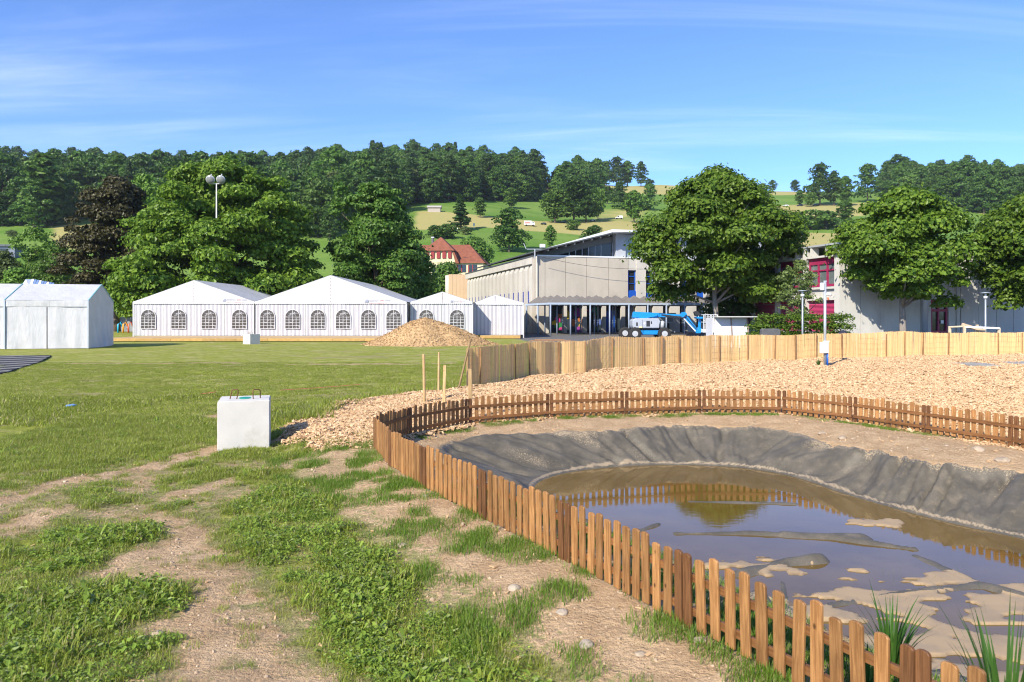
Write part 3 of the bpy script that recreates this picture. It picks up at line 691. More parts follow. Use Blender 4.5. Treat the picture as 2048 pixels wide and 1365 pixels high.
# ------------------------------------------------------------------ reed fence
def build_reed():
    t = NT('reed_mat'); o = t.obj(); r = t.n('ShaderNodeNewGeometry').outputs['Random Per Island']
    c = t.mix(r, (.66, .43, .185), (.82, .56, .27)); c = t.mix(t.rng(r, .975, .985), c, (.36, .23, .10)); c = t.mix(t.rng(r, .04, .0), c, (.82, .66, .40))
    c = t.scale(c, t.rng(t.noise(3, 4, .7, t.vmap(o, (4, 4, 1.2))), .3, .7, .94, 1.06, False)); reed = t.principled(c, .75, None, 0, .25)
    post = wood_mat('reed_post_wood', (.24, .12, .05), (.36, .20, .09)); wire = pm('wire_mat', (.35, .27, .16), .5, .05, bump=0)
    root = empty('reed_fence', (REED[0][0], REED[0][1], 0), 0, 'long waist-high reed mat fence on posts behind the wood chips', 'fence')
    o0 = Vector((REED[0][0], REED[0][1], 0)); rr = random.Random(9)
    # resample to posts about every 1.25 m, mats in between
    pts = [Vector((*p, 0)) for p in REED]; P_ = [pts[0], pts[1]]
    for a, b in zip(pts[1:-1], pts[2:]):
        n = max(1, round((b - a).length / 1.28)); P_ += [a.lerp(b, k / n) for k in range(1, n + 1)]
    g = np.random.default_rng(3); hprev = 1.16
    for i, (a, b) in enumerate(zip(P_[:-1], P_[1:])):
        d = b - a; L = d.length; u = d.normalized(); nrm = Vector((u.y, -u.x, 0)); n = int(L / .0088)
        h1 = 1.17 + rr.uniform(-.05, .05); Vs = []; Fs = []
        for k in range(n):
            f = (k + .5) / n; sag = .035 * math.sin(f * math.pi) * (1 if i % 3 else -1); wob = .02 * math.sin(f * 9 + i)
            p = a.lerp(b, f) + nrm * (sag + wob + g.uniform(-.006, .006)); z = Hp(p.x, p.y) if k % 12 == 0 else z
            w = g.uniform(.006, .011); hh = hprev * (1 - f) + h1 * f + g.normal(0, .010) + (.03 if g.random() < .015 else 0); ln = g.normal(0, .012); th = g.uniform(.002, .005)
            q0 = p - o0; b_ = len(Vs)
            for zz_, sh in ((z - .03, 0), (z + hh, ln)):
                c0 = q0 + u * sh
                Vs += [tuple(c0 - u * w + Vector((0, 0, zz_))), tuple(c0 + nrm * th + Vector((0, 0, zz_))), tuple(c0 + u * w + Vector((0, 0, zz_))), tuple(c0 - nrm * th + Vector((0, 0, zz_)))]
            Fs += [(b_, b_ + 1, b_ + 5, b_ + 4), (b_ + 1, b_ + 2, b_ + 6, b_ + 5), (b_ + 2, b_ + 3, b_ + 7, b_ + 6), (b_ + 3, b_, b_ + 4, b_ + 7), (b_ + 4, b_ + 5, b_ + 6, b_ + 7)]
        hprev = h1
        mat_o = link('reed_mat', mesh_np('reed_mat', Vs, Fs, reed), root); mat_o['kind'] = 'stuff'
        m = MB()
        za = Hp(a.x, a.y); zb = Hp(b.x, b.y)
        for q in (.2, .45, .7, .95): m.bar(a - o0 + nrm * .022 + Vector((0, 0, za + q)), b - o0 + nrm * .022 + Vector((0, 0, zb + q)), .004)
        m.build('binding_wire', wire, mat_o)
        if i > 0:
            s_ = 1 if rr.random() < .75 else -1
            q = a - o0 + nrm * .035 * s_; z = Hp(a.x, a.y); tl = rr.uniform(-.03, .03)
            MB().bar((q.x, q.y, z - .1), (q.x + tl * u.x, q.y + tl * u.y, z + 1.12 + rr.uniform(0, .08)), .045, .045).build('post', post, root, False, .004)
build_reed()

# ------------------------------------------------------------------ stakes standing in the chips
def build_stakes():
    rw = wood_mat('stake_wood', (.42, .27, .12), (.56, .39, .19)); bw = wood_mat('old_stake_wood', (.22, .14, .06), (.33, .22, .10))
    def stake(px, pyb, pyt, r, lab, mat, lean=0, square=False):
        x, y = P(px, pyb); z = Hp(x, y); x, y = P(px, pyb, z); h = PZ(pyt, y) - z; m = MB()
        if square: m.hexa([(-r, -r, -.15), (r, -r, -.15), (r, r, -.15), (-r, r, -.15)], [(-r + lean, -r, h), (r + lean, -r, h), (r + lean, r, h), (-r + lean, r, h)]); o = m.build('square_stake', mat, None, False, .004)
        else:
            m.tube([(0, 0, -.15), (lean * .4, 0, h * .4), (lean * .8, 0, h * .8), (lean, 0, h - .01), (lean, 0, h)], [r, r * .98, r * .93, r * .9, r * .75], 12); o = m.build('round_stake', mat, None, False)
        o.location = (x, y, z); tag(o, lab, 'stake', 'stakes standing in the wood chips')
    stake(849, 806, 709, .032, 'tallest pale round stake in the chips, left of the others', rw, -.02)
    stake(877, 788, 705, .028, 'thin round stake farther back between the other stakes', rw, .01)
    stake(887, 811, 731, .030, 'short pale square-cut stake in the chips', rw, .03, True)
    stake(941, 842, 738, .034, 'pale post beside the pond fence joint below the reed fence end', rw, -.01, True)
    x, y = P(914, 780); q = MB().tube([(0, 0, -.1), (.36, .25, 1.42)], [.03, .026], 10).build('leaning_brace', bw); q.location = (x, y, Hp(x, y)); tag(q, 'dark round pole leaning against the end of the reed fence', 'stake')
build_stakes()

# ------------------------------------------------------------------ concrete ballast blocks
def block(px, py, size, rz, lab, h=None):
    import bmesh
    conc = pm('white_concrete', (.60, .575, .53), .85, .07, 2.2, 60, .35, .01, dirt=(.50, .47, .41))
    stl = pm('rusty_steel', (.16, .075, .03), .7, .2, 20, 80, .2, .003); pnt = pm('green_paint', (.02, .36, .25), .5, .1, 9, bump=0)
    x, y = P(px, py, -.12); z = Hp(x, y); x, y = P(px, py, z); s = size / 2; h = h or size
    e = empty('concrete_block', (x * (y + s) / y, y + s, z - .015), rz, lab, 'concrete block', 'concrete ballast blocks')
    bm = bmesh.new(); bmesh.ops.create_cube(bm, size=1)
    for v in bm.verts: v.co = Vector((v.co.x * size, v.co.y * size, (v.co.z + .5) * h))
    bmesh.ops.bevel(bm, geom=bm.edges[:], offset=.014, segments=2, affect='EDGES'); bmesh.ops.subdivide_edges(bm, edges=bm.edges[:], cuts=5, use_grid_fill=True)
    for v in bm.verts:
        n_ = float(fbm(np.array([v.co.x * 9 + v.co.z * 3]), np.array([v.co.z * 9 + v.co.y * 5]), 3, 3)[0]) - .5; v.co += v.co.normalized() * n_ * .014
    me = bpy.data.meshes.new('body'); bm.to_mesh(me); bm.free(); me.materials.append(conc); link('body', me, e)
    for sx in (-.22, .22):
        X = sx * size; t_ = .045 * size
        MB().tube([(X - .07 * size, -.1 * size, h - .02), (X - .03 * size, -.1 * size, h + .17 * size), (X + .0 * size, -.1 * size, h + .19 * size), (X + .07 * size, -.1 * size, h + .19 * size), (X + .1 * size, -.1 * size, h + .17 * size), (X + .06 * size, -.1 * size, h - .02)] if sx < 0 else
                  [(X - .05 * size, -.2 * size, h - .02), (X - .06 * size, -.2 * size, h + .17 * size), (X - .03 * size, -.2 * size, h + .19 * size), (X + .05 * size, -.15 * size, h + .19 * size), (X + .08 * size, -.1 * size, h + .16 * size), (X + .085 * size, -.1 * size, h - .02)], .0085, 8).build('lifting_loop', stl, e, True)
    MB().prism([(math.cos(a) * .12 * size, math.sin(a) * .2 * size) for a in [k * .5236 for k in range(12)]], 'z', h + .003, h + .008).build('paint_mark', pnt, e)
    return e
block(490, 900, .80, math.radians(17), 'white concrete block with two rusty lifting loops on the near lawn')
block(503, 689, .82, math.radians(-35), 'small distant white concrete block on the lawn before the tents', .72)

# ------------------------------------------------------------------ stones, litter, tape, mat
def build_small():
    st = pm('stone_mat', (.38, .30, .215), .9, .2, 6, 40, .4, .01); wt = pm('white_stone_mat', (.40, .33, .25), .9, .15, 8, 40, .4, .01)
    L = [(1029, 1175, .085, wt, 'flat pale stone between grass tufts on the near bank'), (1125, 1218, .075, wt, 'white rounded stone half way down the bank'), (1172, 1288, .085, wt, 'pale worn stone low on the bank by the weeds'),
         (851, 994, .060, wt, 'small white stone near the fence foot'), (316, 1272, .075, st, 'brown stone beside weeds at the lower left'), (805, 1092, .075, st, 'brown flat stone at the grass edge of the bank'),
         (1645, 866, .14, st, 'round boulder sunk in the sand behind the pond'), (1684, 871, .13, st, 'flat pale boulder right of the round one behind the pond'), (1707, 873, .07, st, 'small upright stone behind the pond'),
         (1955, 902, .17, st, 'largest boulder on the right bank'), (2005, 914, .17, st, 'sunken flat boulder near the right edge'), (1853, 897, .06, st, 'small stone on the right bank'), (1893, 893, .06, st, 'small brown stone on the sand near the right fence'),
         (1280, 1303, .06, st, 'dusty stone near the lower fence end'), (1400, 1285, .07, st, 'flat brown stone at the fence foot')]
    for i, (px, py, r, m, lab) in enumerate(L):
        zg = Hp(*P(px, py, -.1)); x, y = P(px, py, zg); o = link('stone', stone_mesh(700 + i, r * .62, m, 2, .55)); o.location = (x, y, Hp(x, y) + r * .06); o.rotation_euler = (0, 0, i * 1.3); tag(o, lab, 'stone', 'loose stones')
    # crumpled blue bottle
    x, y = P(139, 815, -.1); bl = pm('blue_plastic', (.16, .30, .55), .25, .1, 10, bump=.3, spec=.6)
    m = MB().tube([(0, 0, 0), (.02, 0, 0), (.10, 0, .004), (.17, .01, .002), (.20, .01, 0), (.23, .012, 0)], [.02, .035, .028, .034, .014, .013], 10); o = m.build('plastic_bottle', bl, None, True); o.location = (x - .1, y, Hp(x, y) + .05); o.rotation_euler = (0, -.1, .5); tag(o, 'crumpled blue plastic bottle lying in the grass', 'bottle')
    tp = pm('red_tape', (.55, .09, .06), .5, .1, bump=0)
    for pts, lab in (([(400, 789), (432, 787)], 'strip of red tape in the grass left of the block'), ([(560, 782), (640, 777), (720, 771)], 'strip of red barrier tape in the grass right of the block')):
        w = []
        for px, py in pts:
            x, y = P(px, py, -.05); w.append((x, y, Hp(x, y) + .075))
        m = MB()
        for a, b in zip(w[:-1], w[1:]): m.bar(a, b, .07, .004)
        tag(m.build('barrier_tape', tp), lab, 'tape')
    # striped ground mat at the left
    t = NT('mat_fabric'); o = t.obj(); w = t.n('ShaderNodeSeparateXYZ'); t.t.links.new(t.vmap(o, (1, 1, 1), (0, 0, math.radians(-38))), w.inputs[0])
    s_ = t.math('FRACT', t.math('MULTIPLY', w.outputs[1], .62)); c = t.mix(t.rng(s_, .62, .66), (.035, .035, .045), (.24, .235, .22)); c = t.mix(t.rng(t.noise(2.5, 4, .7, o), .55, .7), c, (.2, .19, .17)); t.principled(c, .9, None, 0, .2)
    c0 = [P(-260, 716), P(103, 714), P(76, 728), P(30, 742), P(0, 749), P(-260, 790)]
    # thin ballast sheet with rippled surface
    m = MB(); m.hexa([(x, y, Hp(x, y) + .012) for x, y in c0], [(x, y, Hp(x, y) + .055) for x, y in c0])
    tag(m.build('ground_mat', t.m), 'dark ground mat with pale stripes lying on the lawn', 'mat')
build_small()
# ------------------------------------------------------------------ tents
def fabric_mats():
    def fab(name, stripes, tint=(.645, .645, .665)):
        t = NT(name); o = t.obj(); r = t.attr('run')
        c = t.scale(tint, t.rng(t.noise(1.3, 4, .6, o), .3, .7, .90, 1.04, False)); c = t.mix(t.rng(t.noise(.6, 5, .7, t.vmap(o, (1, 1, .35))), .55, .75), c, t.scale(tint, .9))
        if stripes:
            s_ = t.math('FRACT', t.math('MULTIPLY', r, 1 / .345)); m = t.math('MULTIPLY', t.rng(s_, .42, .47), t.rng(s_, .93, .88)); c = t.mix(m, c, (.47, .46, .50))
        p = t.n('ShaderNodeBsdfPrincipled'); t.put(p.inputs['Base Color'], c); p.inputs['Roughness'].default_value = .45; p.inputs['Specular IOR Level'].default_value = .35
        t.t.links.new(t.bump(t.noise(1.6, 4, .6, t.vmap(o, (1.4, 1.4, .5))), .55, .10), p.inputs['Normal'])
        tr = t.n('ShaderNodeBsdfTranslucent'); t.put(tr.inputs[0], c); ms = t.n('ShaderNodeMixShader'); ms.inputs[0].default_value = .18
        t.t.links.new(p.outputs[0], ms.inputs[1]); t.t.links.new(tr.outputs[0], ms.inputs[2]); t.t.links.new(ms.outputs[0], t.out.inputs[0]); return t.m
    M['fabric'] = fab('tent_fabric', False); M['stripe'] = fab('striped_tent_fabric', True)
    t = NT('window_film'); o = t.obj(); n = t.noise(2.2, 3, .6, t.vmap(o, (1, 1, 2.5), (0, .6, 0)), 1.5)
    c = t.mix(t.rng(n, .56, .66), (.075, .066, .060), (.42, .41, .42)); t.principled(c, .18, t.bump(n, .4, .05), 0, .5); M['film'] = t.m  # dark interior and wavy pale reflections are painted into the pane colour
    M['alu'] = pm('aluminium', (.62, .64, .66), .35, .06, metal=.6, bump=0); M['teal'] = pm('teal_keder', (.20, .42, .44), .5, .05, bump=0)
    M['lacing'] = pm('lacing', (.35, .22, .2), .7, .1, bump=0); M['deck'] = wood_mat('deck_wood', (.40, .27, .13), (.55, .39, .2), ax='x'); M['deckd'] = wood_mat('deck_face_wood', (.38, .23, .07), (.52, .33, .11), ax='x')
    M['logo'] = pm('logo_grey', (.28, .30, .38), .6, .05, bump=0); M['logor'] = pm('logo_red', (.55, .16, .13), .6, .05, bump=0)
M = {}
def cloth(name, p0, p1, z0, z1, mat, parent, nx=28, nz=14, amp=.03, seed=0, fold=6, zt=None, billow=0):
    """hanging cloth between two ground points; zt(f) lets the top edge follow a slope"""
    p0 = np.array(p0, float); p1 = np.array(p1, float); L = np.linalg.norm(p1 - p0); u = (p1 - p0) / L; n = np.array([u[1], -u[0]])
    fx = np.linspace(0, 1, nx); fz = np.linspace(0, 1, nz); A, B = np.meshgrid(fx, fz, indexing='ij')
    top = z1 + 0 * A if zt is None else zt(A)
    z = z0 + (top - z0) * B; edge = np.sin(A * math.pi) ** .4 * (1 - .6 * B)
    off = amp * edge * ((fbm(A * L * 1.6 + seed, B * 1.2 + seed, 3, seed) - .5) * 2 + .6 * np.sin(A * L * fold + seed + B * .7) * (1 - B * .5)) + billow * np.sin(A * math.pi) * (1 - B) ** 2
    v = np.stack([p0[0] + u[0] * A * L + n[0] * off, p0[1] + u[1] * A * L + n[1] * off, z], -1).reshape(-1, 3)
    return link(name, mesh_np(name, v, grid_faces(nx, nz), mat, True, dict(run=(A * L).ravel())), parent)
def arch(w, h, n=10):
    r = w / 2; return [(-r, 0), (r, 0)] + [(r * math.cos(a), h - r + r * math.sin(a)) for a in [math.pi * k / n for k in range(n + 1)]]
def arch_window(parent, x, y, z, w=1.22, h=1.58):
    """window printed into the wall: opaque dark film with painted reflections, white lattice and rim"""
    e = MB(); e.prism(arch(w, h), 'y', -.004, .004); win = e.build('window', M['film'], parent, False, 0, (x, y, z))
    r = w / 2; o = MB()
    out_ = arch(w + .10, h + .07); inn = arch(w, h)
    for i in range(len(out_)):
        j = (i + 1) % len(out_); a, b, c, d = out_[i], out_[j], inn[j], inn[i]
        if i == 0: a, b = (a[0], -.05), (b[0], -.05)
        if i == 1: a = (a[0], -.05)
        if i == len(out_) - 1: b = (b[0], -.05)
        o.hexa([(a[0], -.018, a[1]), (b[0], -.018, b[1]), (c[0], -.018, c[1]), (d[0], -.018, d[1])], [(a[0], -.006, a[1]), (b[0], -.006, b[1]), (c[0], -.006, c[1]), (d[0], -.006, d[1])])
    o.build('window_frame', M['fabric'], win)
    o = MB(); hb = h - r
    for k in (-.5, 0, .5): o.box(k * r - .018, k * r + .018, -.014, -.005, 0, hb if k else h)
    for k in (.25, .5, .75, 1.0): o.box(-r, r, -.0135, -.0055, hb * k - .016, hb * k + .016)
    for a in (45, 135): o.bar((0, -.010, hb), (r * math.cos(math.radians(a)), -.010, hb + r * math.sin(math.radians(a))), .03, .007)
    o.tube([(.5 * r * math.cos(a), -.010, hb + .5 * r * math.sin(a)) for a in [math.pi * k / 8 for k in range(9)]], .014, 4)
    o.build('lattice', M['fabric'], win)
def text_mesh(body, size, mat, parent, loc, rot):
    c = bpy.data.curves.new('lettering', 'FONT'); c.body = body; c.size = size; c.align_x = 'LEFT'
    o = bpy.data.objects.new('tmp', c); COL.objects.link(o); dg = bpy.context.evaluated_depsgraph_get(); me = bpy.data.meshes.new_from_object(o.evaluated_get(dg)); bpy.data.objects.remove(o)
    me.materials.clear(); me.materials.append(mat); return link('lettering', me, parent, loc, rot)
def frame_tent(x0, x1, d0, depth, zf, eave, ridge, nwin, label, logo=None, bays=None, ridge_px=None):
    """gabled marquee, gable end to the camera; local origin at its front left foot"""
    w = x1 - x0; e = empty('marquee_tent', (x0, d0, 0), 0, label, 'tent', 'white festival tents'); hw = w / 2 if ridge_px is None else ridge_px - x0
    nb = bays or nwin; bw = w / nb; tz = eave - .10
    for i in range(nb):
        cloth('wall_panel', (i * bw + .01, 0), ((i + 1) * bw - .01, 0), zf, tz, M['stripe'], e, 30, 14, .045, int(x0 * 3) % 50 + i * 7 + 60)
        if nwin: arch_window(e, (i + .5) * bw, -.075, zf + .62)
    for s_, X in ((-1, 0), (1, w)):
        a, b = ((X, depth), (X, 0)) if s_ < 0 else ((X, 0), (X, depth)); cloth('side_wall', a, b, zf, tz, M['stripe'], e, 30, 8, .04, 5)
        MB().box(X - .05, X + .05, -.05, .05, 0.02, eave).build('corner_post', M['fabric'], e)
    # gable cloth with scalloped hem
    n = max(24, int(w / .17)); Vs = []; Fs = []
    for i in range(n * 2 + 1):
        f = i / (2 * n); X = f * w; top = eave + (ridge - eave) * (X / hw if X < hw else (w - X) / (w - hw)); hem = eave - .16 - .05 * (i % 2)
        yy = -.085 + .02 * math.sin(X * 2.1); Vs += [(X, yy - .01, hem), (X, yy, eave), (X, -.06, top + .012)]
        if i: b = len(Vs) - 6; Fs += [(b, b + 3, b + 4, b + 1), (b + 1, b + 4, b + 5, b + 2)]
    link('gable', mesh_np('gable', Vs, Fs, M['fabric'], True, dict(run=[v[0] for v in Vs])), e)
    m = MB()
    for k in range(8): zc = eave - .1 + (ridge - eave) * (k + .3) / 8; m.box(hw - .022, hw + .022, -.112, -.095, zc, zc + .055)
    m.build('lacing', M['lacing'], e)
    # roof in bays, a little slack between the frames
    nb2 = max(2, int(depth / 5))
    for side in (0, 1):
        for k in range(nb2):
            y0 = -.08 + depth * k / nb2; y1 = -.08 + depth * (k + 1) / nb2; A, B = np.meshgrid(np.linspace(0, 1, 8), np.linspace(0, 1, 8), indexing='ij')
            X = A * (hw + .12) - .12 if side == 0 else w + .12 - A * (w - hw + .12); Z = eave - .03 + (ridge + .02 - eave + .03) * A - .05 * np.sin(A * math.pi) * np.sin(B * math.pi)
            v = np.stack([X, y0 + (y1 - y0) * B, Z], -1).reshape(-1, 3); f = grid_faces(8, 8); f = f if side == 0 else f[:, ::-1]
            link('roof_sheet', mesh_np('roof_sheet', v, f, M['fabric'], True, dict(run=X.ravel())), e)
    if logo:
        X, Z, s_ = logo; q = MB()
        q.prism([(X - .52 * s_, Z), (X - .12 * s_, Z), (X - .02 * s_, Z + .22 * s_), (X - .12 * s_, Z + .42 * s_), (X - .30 * s_, Z + .38 * s_), (X - .48 * s_, Z + .22 * s_)], 'y', -.118, -.112).build('logo', M['logo'], e)
        text_mesh('Stadelmann', .26 * s_, M['logo'], e, (X + .05 * s_, -.118, Z + .2 * s_), (math.pi / 2, 0, 0)); text_mesh('Zelte', .26 * s_, M['logor'], e, (X + 1.42 * s_, -.118, Z + .2 * s_), (math.pi / 2, 0, 0)); text_mesh('GmbH', .26 * s_, M['logo'], e, (X + 2.05 * s_, -.118, Z + .2 * s_), (math.pi / 2, 0, 0))
        text_mesh('w w w . z e l t e g m b h . c h', .19 * s_, M['logor'], e, (X + .05 * s_, -.118, Z - .12 * s_), (math.pi / 2, 0, 0))
    return e
def build_tents():
    fabric_mats(); dT = 64.
    xA, xB, xC, xD = PX(267, dT), PX(510, dT), PX(815, dT), PX(945, dT); zf = .30
    frame_tent(xA, xB - .02, dT, 25, zf, PZ(604, dT), PZ(561, dT), 4, 'white gabled tent with four arched windows, leftmost of the striped row', (PX(447, dT) - xA + .3, PZ(604, dT), .62))
    frame_tent(xB, xC - .1, dT, 25, zf, PZ(604, dT), PZ(551, dT), 6, 'largest white gabled tent with six arched windows in the striped row', (PX(731, dT) - xB + .3, PZ(606, dT), .66))
    frame_tent(PX(822, 65), PX(945, 65), 65, 22, zf, PZ(604, 65), PZ(584, 65), 2, 'white striped tent with two arched windows behind the wood chip heap', (PX(906, 65) - PX(822, 65), PZ(605, 65), .4), None, PX(885, 65))
    frame_tent(PX(948, 67.2), PX(1047, 67.2), 67.2, 20, zf, PZ(606, 67.2), PZ(590, 67.2), 0, 'small windowless striped tent at the right end of the row, beside the school', None, 2, PX(990, 67.2))
    # deck under the row
    x0, x1 = PX(214, 58), PX(795, 58); e = empty('tent_deck', (x0, 57.8, 0), 0, 'low timber deck running in front of the striped tents', 'deck'); L = x1 - x0
    n = 9
    for i in range(n): MB().box(L * i / n + .01, L * (i + 1) / n - .01, 0, .05, .05, .235).build('fascia_board', M['deckd'], e)
    for j in range(14): MB().box(0, L, .02 + j * .44, .43 + j * .44 - .01, .24, .28).build('deck_board', M['deck'], e)
    for i in range(12): MB().box(L * i / 11 - .06, L * i / 11 + .06, .12, .3, 0, .238).build('deck_foot', M['deckd'], e)
    e = empty('tent_deck', (PX(960, 65), 65.0, 0), 0, 'short timber deck under the windowless striped tent', 'deck'); L = PX(1041, 65) - PX(960, 65)
    for i in range(2): MB().box(L * i / 2 + .01, L * (i + 1) / 2 - .01, 0, .05, .04, .24).build('fascia_board', M['deckd'], e)
    for j in range(5): MB().box(0, L, .01 + j * .44, .43 + j * .44, .242, .28).build('deck_board', M['deck'], e)
    # plain tents at the left: long side towards the camera
    xr = -25.7; d0 = 45.5; gd = 5.2
    def eaves_tent(xL, xR, front, lab, open_bays):
        e = empty('party_tent', (xL, front, 0), math.radians(13), lab, 'tent', 'plain white tents at the left'); Lx = (xR - xL) / math.cos(math.radians(13)); ev, rg = 2.93, 4.0; nb = open_bays
        for i in range(nb):
            for k in range(2):
                a = Lx * (i + k * .5) / nb; b = Lx * (i + (k + 1) * .5) / nb; cloth('wall_panel', (a + .03, 0), (b - .03, 0), .03, ev - .3, M['fabric'], e, 44, 12, .06, i * 11 + k * 5 + 3, 4.7)
            cloth('valance', (Lx * i / nb + .04, -.05), (Lx * (i + 1) / nb - .04, -.05), ev - .38, ev, M['fabric'], e, 30, 5, .05, i + 40, 1.1)
        for i in range(nb + 1): MB().box(Lx * i / nb - .035, Lx * i / nb + .035, -.09, -.02, .02, ev + .0).build('frame_post', M['alu'], e)
        for sgn, X in ((1, Lx), (-1, 0)):
            a, b = ((X, 0), (X, gd)) if sgn > 0 else ((X, gd), (X, 0))
            cloth('end_wall', a, b, .03, ev - .28, M['fabric'], e, 40, 14, .10, 77, 6.5, None, .22)
            cloth('end_gable', a, b, ev - .36, ev, M['fabric'], e, 31, 8, .05, 31, 7, lambda A: ev + (rg - ev) * (1 - np.abs(A * 2 - 1)))
            for y0, y1 in ((0, gd / 2), (gd, gd / 2)): MB().bar((X, y0, ev), (X, y1, rg), .06, .06).build('edge_strip', M['teal'], e)
        cloth('back_wall', (Lx, gd), (0, gd), .03, ev, M['fabric'], e, 12, 6, .02, 5)
        for i in range(nb):
            for side in (0, 1):
                A, B = np.meshgrid(np.linspace(0, 1, 14), np.linspace(0, 1, 8), indexing='ij'); X = Lx * (i + A) / nb; Y = (-.06 + (gd / 2 + .06) * B) if side == 0 else (gd + .06 - (gd / 2 + .06) * B)
                Z = ev + (rg - ev) * B - .05 * np.sin(A * math.pi) * np.sin(B * math.pi); f = grid_faces(14, 8); f = f if side == 0 else f[:, ::-1]
                link('roof_sheet', mesh_np('roof_sheet', np.stack([X, Y, Z], -1).reshape(-1, 3), f, M['fabric'], True, dict(run=X.ravel())), e)
            MB().bar((Lx * i / nb, -.05, ev + .02), (Lx * i / nb, gd / 2, rg + .02), .05, .03).build('edge_strip', M['teal'], e)
    eaves_tent(xr - 9.0 * math.cos(math.radians(13)), xr, d0 - 9.0 * math.sin(math.radians(13)), 'plain white tent with closed walls at the left edge of the lawn', 2)
build_tents()

# ------------------------------------------------------------------ school building
UA = math.atan2(.262, .965)
def school():
    conc = pm('concrete', (.46, .415, .345), .9, .10, .5, 14, .15, .02, dirt=(.37, .33, .275), stretch=(1, 1, .45)); concl = pm('pale_concrete', (.52, .49, .43), .9, .10, .6, 14, .15, .02, stretch=(1, 1, .4), dirt=(.40, .38, .34))
    dark = pm('dark_glass', (.02, .022, .026), .08, .1, bump=0, spec=.7); blue = pm('blue_paint', (.012, .085, .42), .4, .08, bump=0); bluev = pm('blue_panel', (.045, .065, .30), .5, .08, bump=0)
    met = pm('sheet_metal', (.50, .53, .57), .4, .06, 2, bump=0, metal=.3); wht = pm('white_metal', (.72, .75, .78), .4, .05, bump=0); rooft = pm('roof_top', (.085, .095, .105), 1.0, .08, bump=0, spec=0); roofu = pm('roof_underside', (.22, .22, .22), .8, .1, bump=0); coping = pm('coping', (.08, .09, .11), .5, .1, bump=0); mur = pm('mural_ground', (.028, .045, .060), .6, .2, .6, bump=0)
    e = empty('school_building', (2.9, 85, 0), UA, 'long concrete school building with ribbed side and tilted upper roof', 'building'); Hh = 8.75
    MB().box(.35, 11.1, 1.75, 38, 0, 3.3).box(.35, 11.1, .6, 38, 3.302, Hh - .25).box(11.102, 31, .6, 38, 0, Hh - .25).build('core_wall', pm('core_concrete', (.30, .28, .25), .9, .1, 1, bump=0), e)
    # front: smooth slabs over the entrance
    xs = [.0, .88, 3.34, 5.9, 8.63, 11.1]
    for i in range(5): MB().box(xs[i] + (.0 if i == 0 else .02), xs[i + 1] - .02, .0 if i else -.03, .32, 3.3 if i else 0, Hh).build('concrete_slab', conc, e)
    for i in range(9):
        x = 11.15 + i * 2.2
        MB().box(x + 1.0, x + 2.2 - .0, -.05, .4, 0, Hh).build('pilaster', concl, e); MB().box(x + .0, x + 1.0, .02, .4, 7.35, Hh - .02).build('lintel', concl, e)
        w = MB().box(x + .03, x + .97, .34, .40, 4.9, 7.35).build('window', dark, e)
        f = MB()
        for z in (4.9, 5.75, 6.6, 7.27): f.box(x + .02, x + .98, .24, .335, z, z + .09)
        for xx in (x + .02, x + .86): f.box(xx, xx + .12, .235, .338, 4.9, 7.35)
        f.build('window_frame', blue, w)
        MB().box(x + .0, x + 1.0, .10, .36, 4.0, 4.9).build('blue_panel', blue, e); MB().box(x, x + 1.0, .04, .4, 3.2, 4.0).build('sill_slab', concl, e)
        MB().box(x, x + 1.0, .42, .5, 0, 3.2).build('window', dark, e)
    MB().box(-.05, 31, -.06, .42, Hh, Hh + .16).build('coping', wht, e)
    # recessed ground floor below the slabs
    MB().box(.9, 11.1, 1.6, 1.7, 0, 3.3).build('mural_wall', mur, e)
    cols = [(.55, .05, .22), (.60, .42, .03), (.03, .22, .07), (.10, .16, .42), (.50, .16, .05), (.30, .06, .30), (.04, .26, .2)]; rr = random.Random(3)
    for i in range(26):
        x = rr.uniform(1.2, 8.4); z = rr.uniform(.2, 2.4); w = rr.uniform(.25, .55); h = rr.uniform(.3, .8); c = pm('mural_paint', cols[i % 7], .6, .15, 2, bump=0)
        MB().prism([(x + w * math.cos(a), z + h * math.sin(a) * (1 if math.sin(a) > 0 else .5)) for a in [k * math.pi / 7 for k in range(14)]], 'y', 1.575 - .0008 * i, 1.595).build('mural_shape', c, e)
    for x in (.9, 3.1, 5.5, 7.9, 10.3): MB().box(x, x + .45, .05, .5, 0, 3.29).build('column', concl, e)
    MB().box(8.7, 10.1, 1.3, 1.55, 0, 2.6).build('door', blue, e); MB().box(5.9, 7.6, 1.35, 1.56, 0, 2.5).build('door', dark, e)
    # side: piers with narrow windows, fascia above
    sp = 2.2
    for i in range(17):
        y = .7 + i * sp
        MB().hexa([(-.40, y, 0), (.3, y, 0), (.3, y + 1.35, 0), (-.40, y + 1.35, 0)], [(-.40, y, 7.3), (.3, y, 7.3), (.3, y + 1.35, 7.3), (-.40, y + 1.35, 7.3)]).hexa([(-.40, y, 7.3), (.3, y, 7.3), (.3, y + 1.35, 7.3), (-.40, y + 1.35, 7.3)], [(-.06, y, 8.15), (.3, y, 8.15), (.3, y + 1.35, 8.15), (-.06, y + 1.35, 8.15)]).build('pier', concl, e)
        MB().box(.12, .3, y + 1.36, y + sp - .01, 0, 7.2).build('window', dark, e); MB().box(-.30, .1, y + 1.37, y + sp - .02, 3.3, 4.85).build('blue_panel', bluev, e)
        MB().box(-.38, .28, y + 1.355, y + sp - .005, 0, .9).build('sill_slab', concl, e)
    for i in range(6): MB().box(-.42, .34, .7 + i * 6.3 + .02, .7 + (i + 1) * 6.3 - .02, 7.95, Hh).build('fascia_slab', concl, e)
    MB().box(-.45, .34, -.0, .69, 0, Hh).build('corner_pier', conc, e); MB().box(-.5, .3, -.05, 38.4, Hh + .002, Hh + .13).build('coping', coping, e)
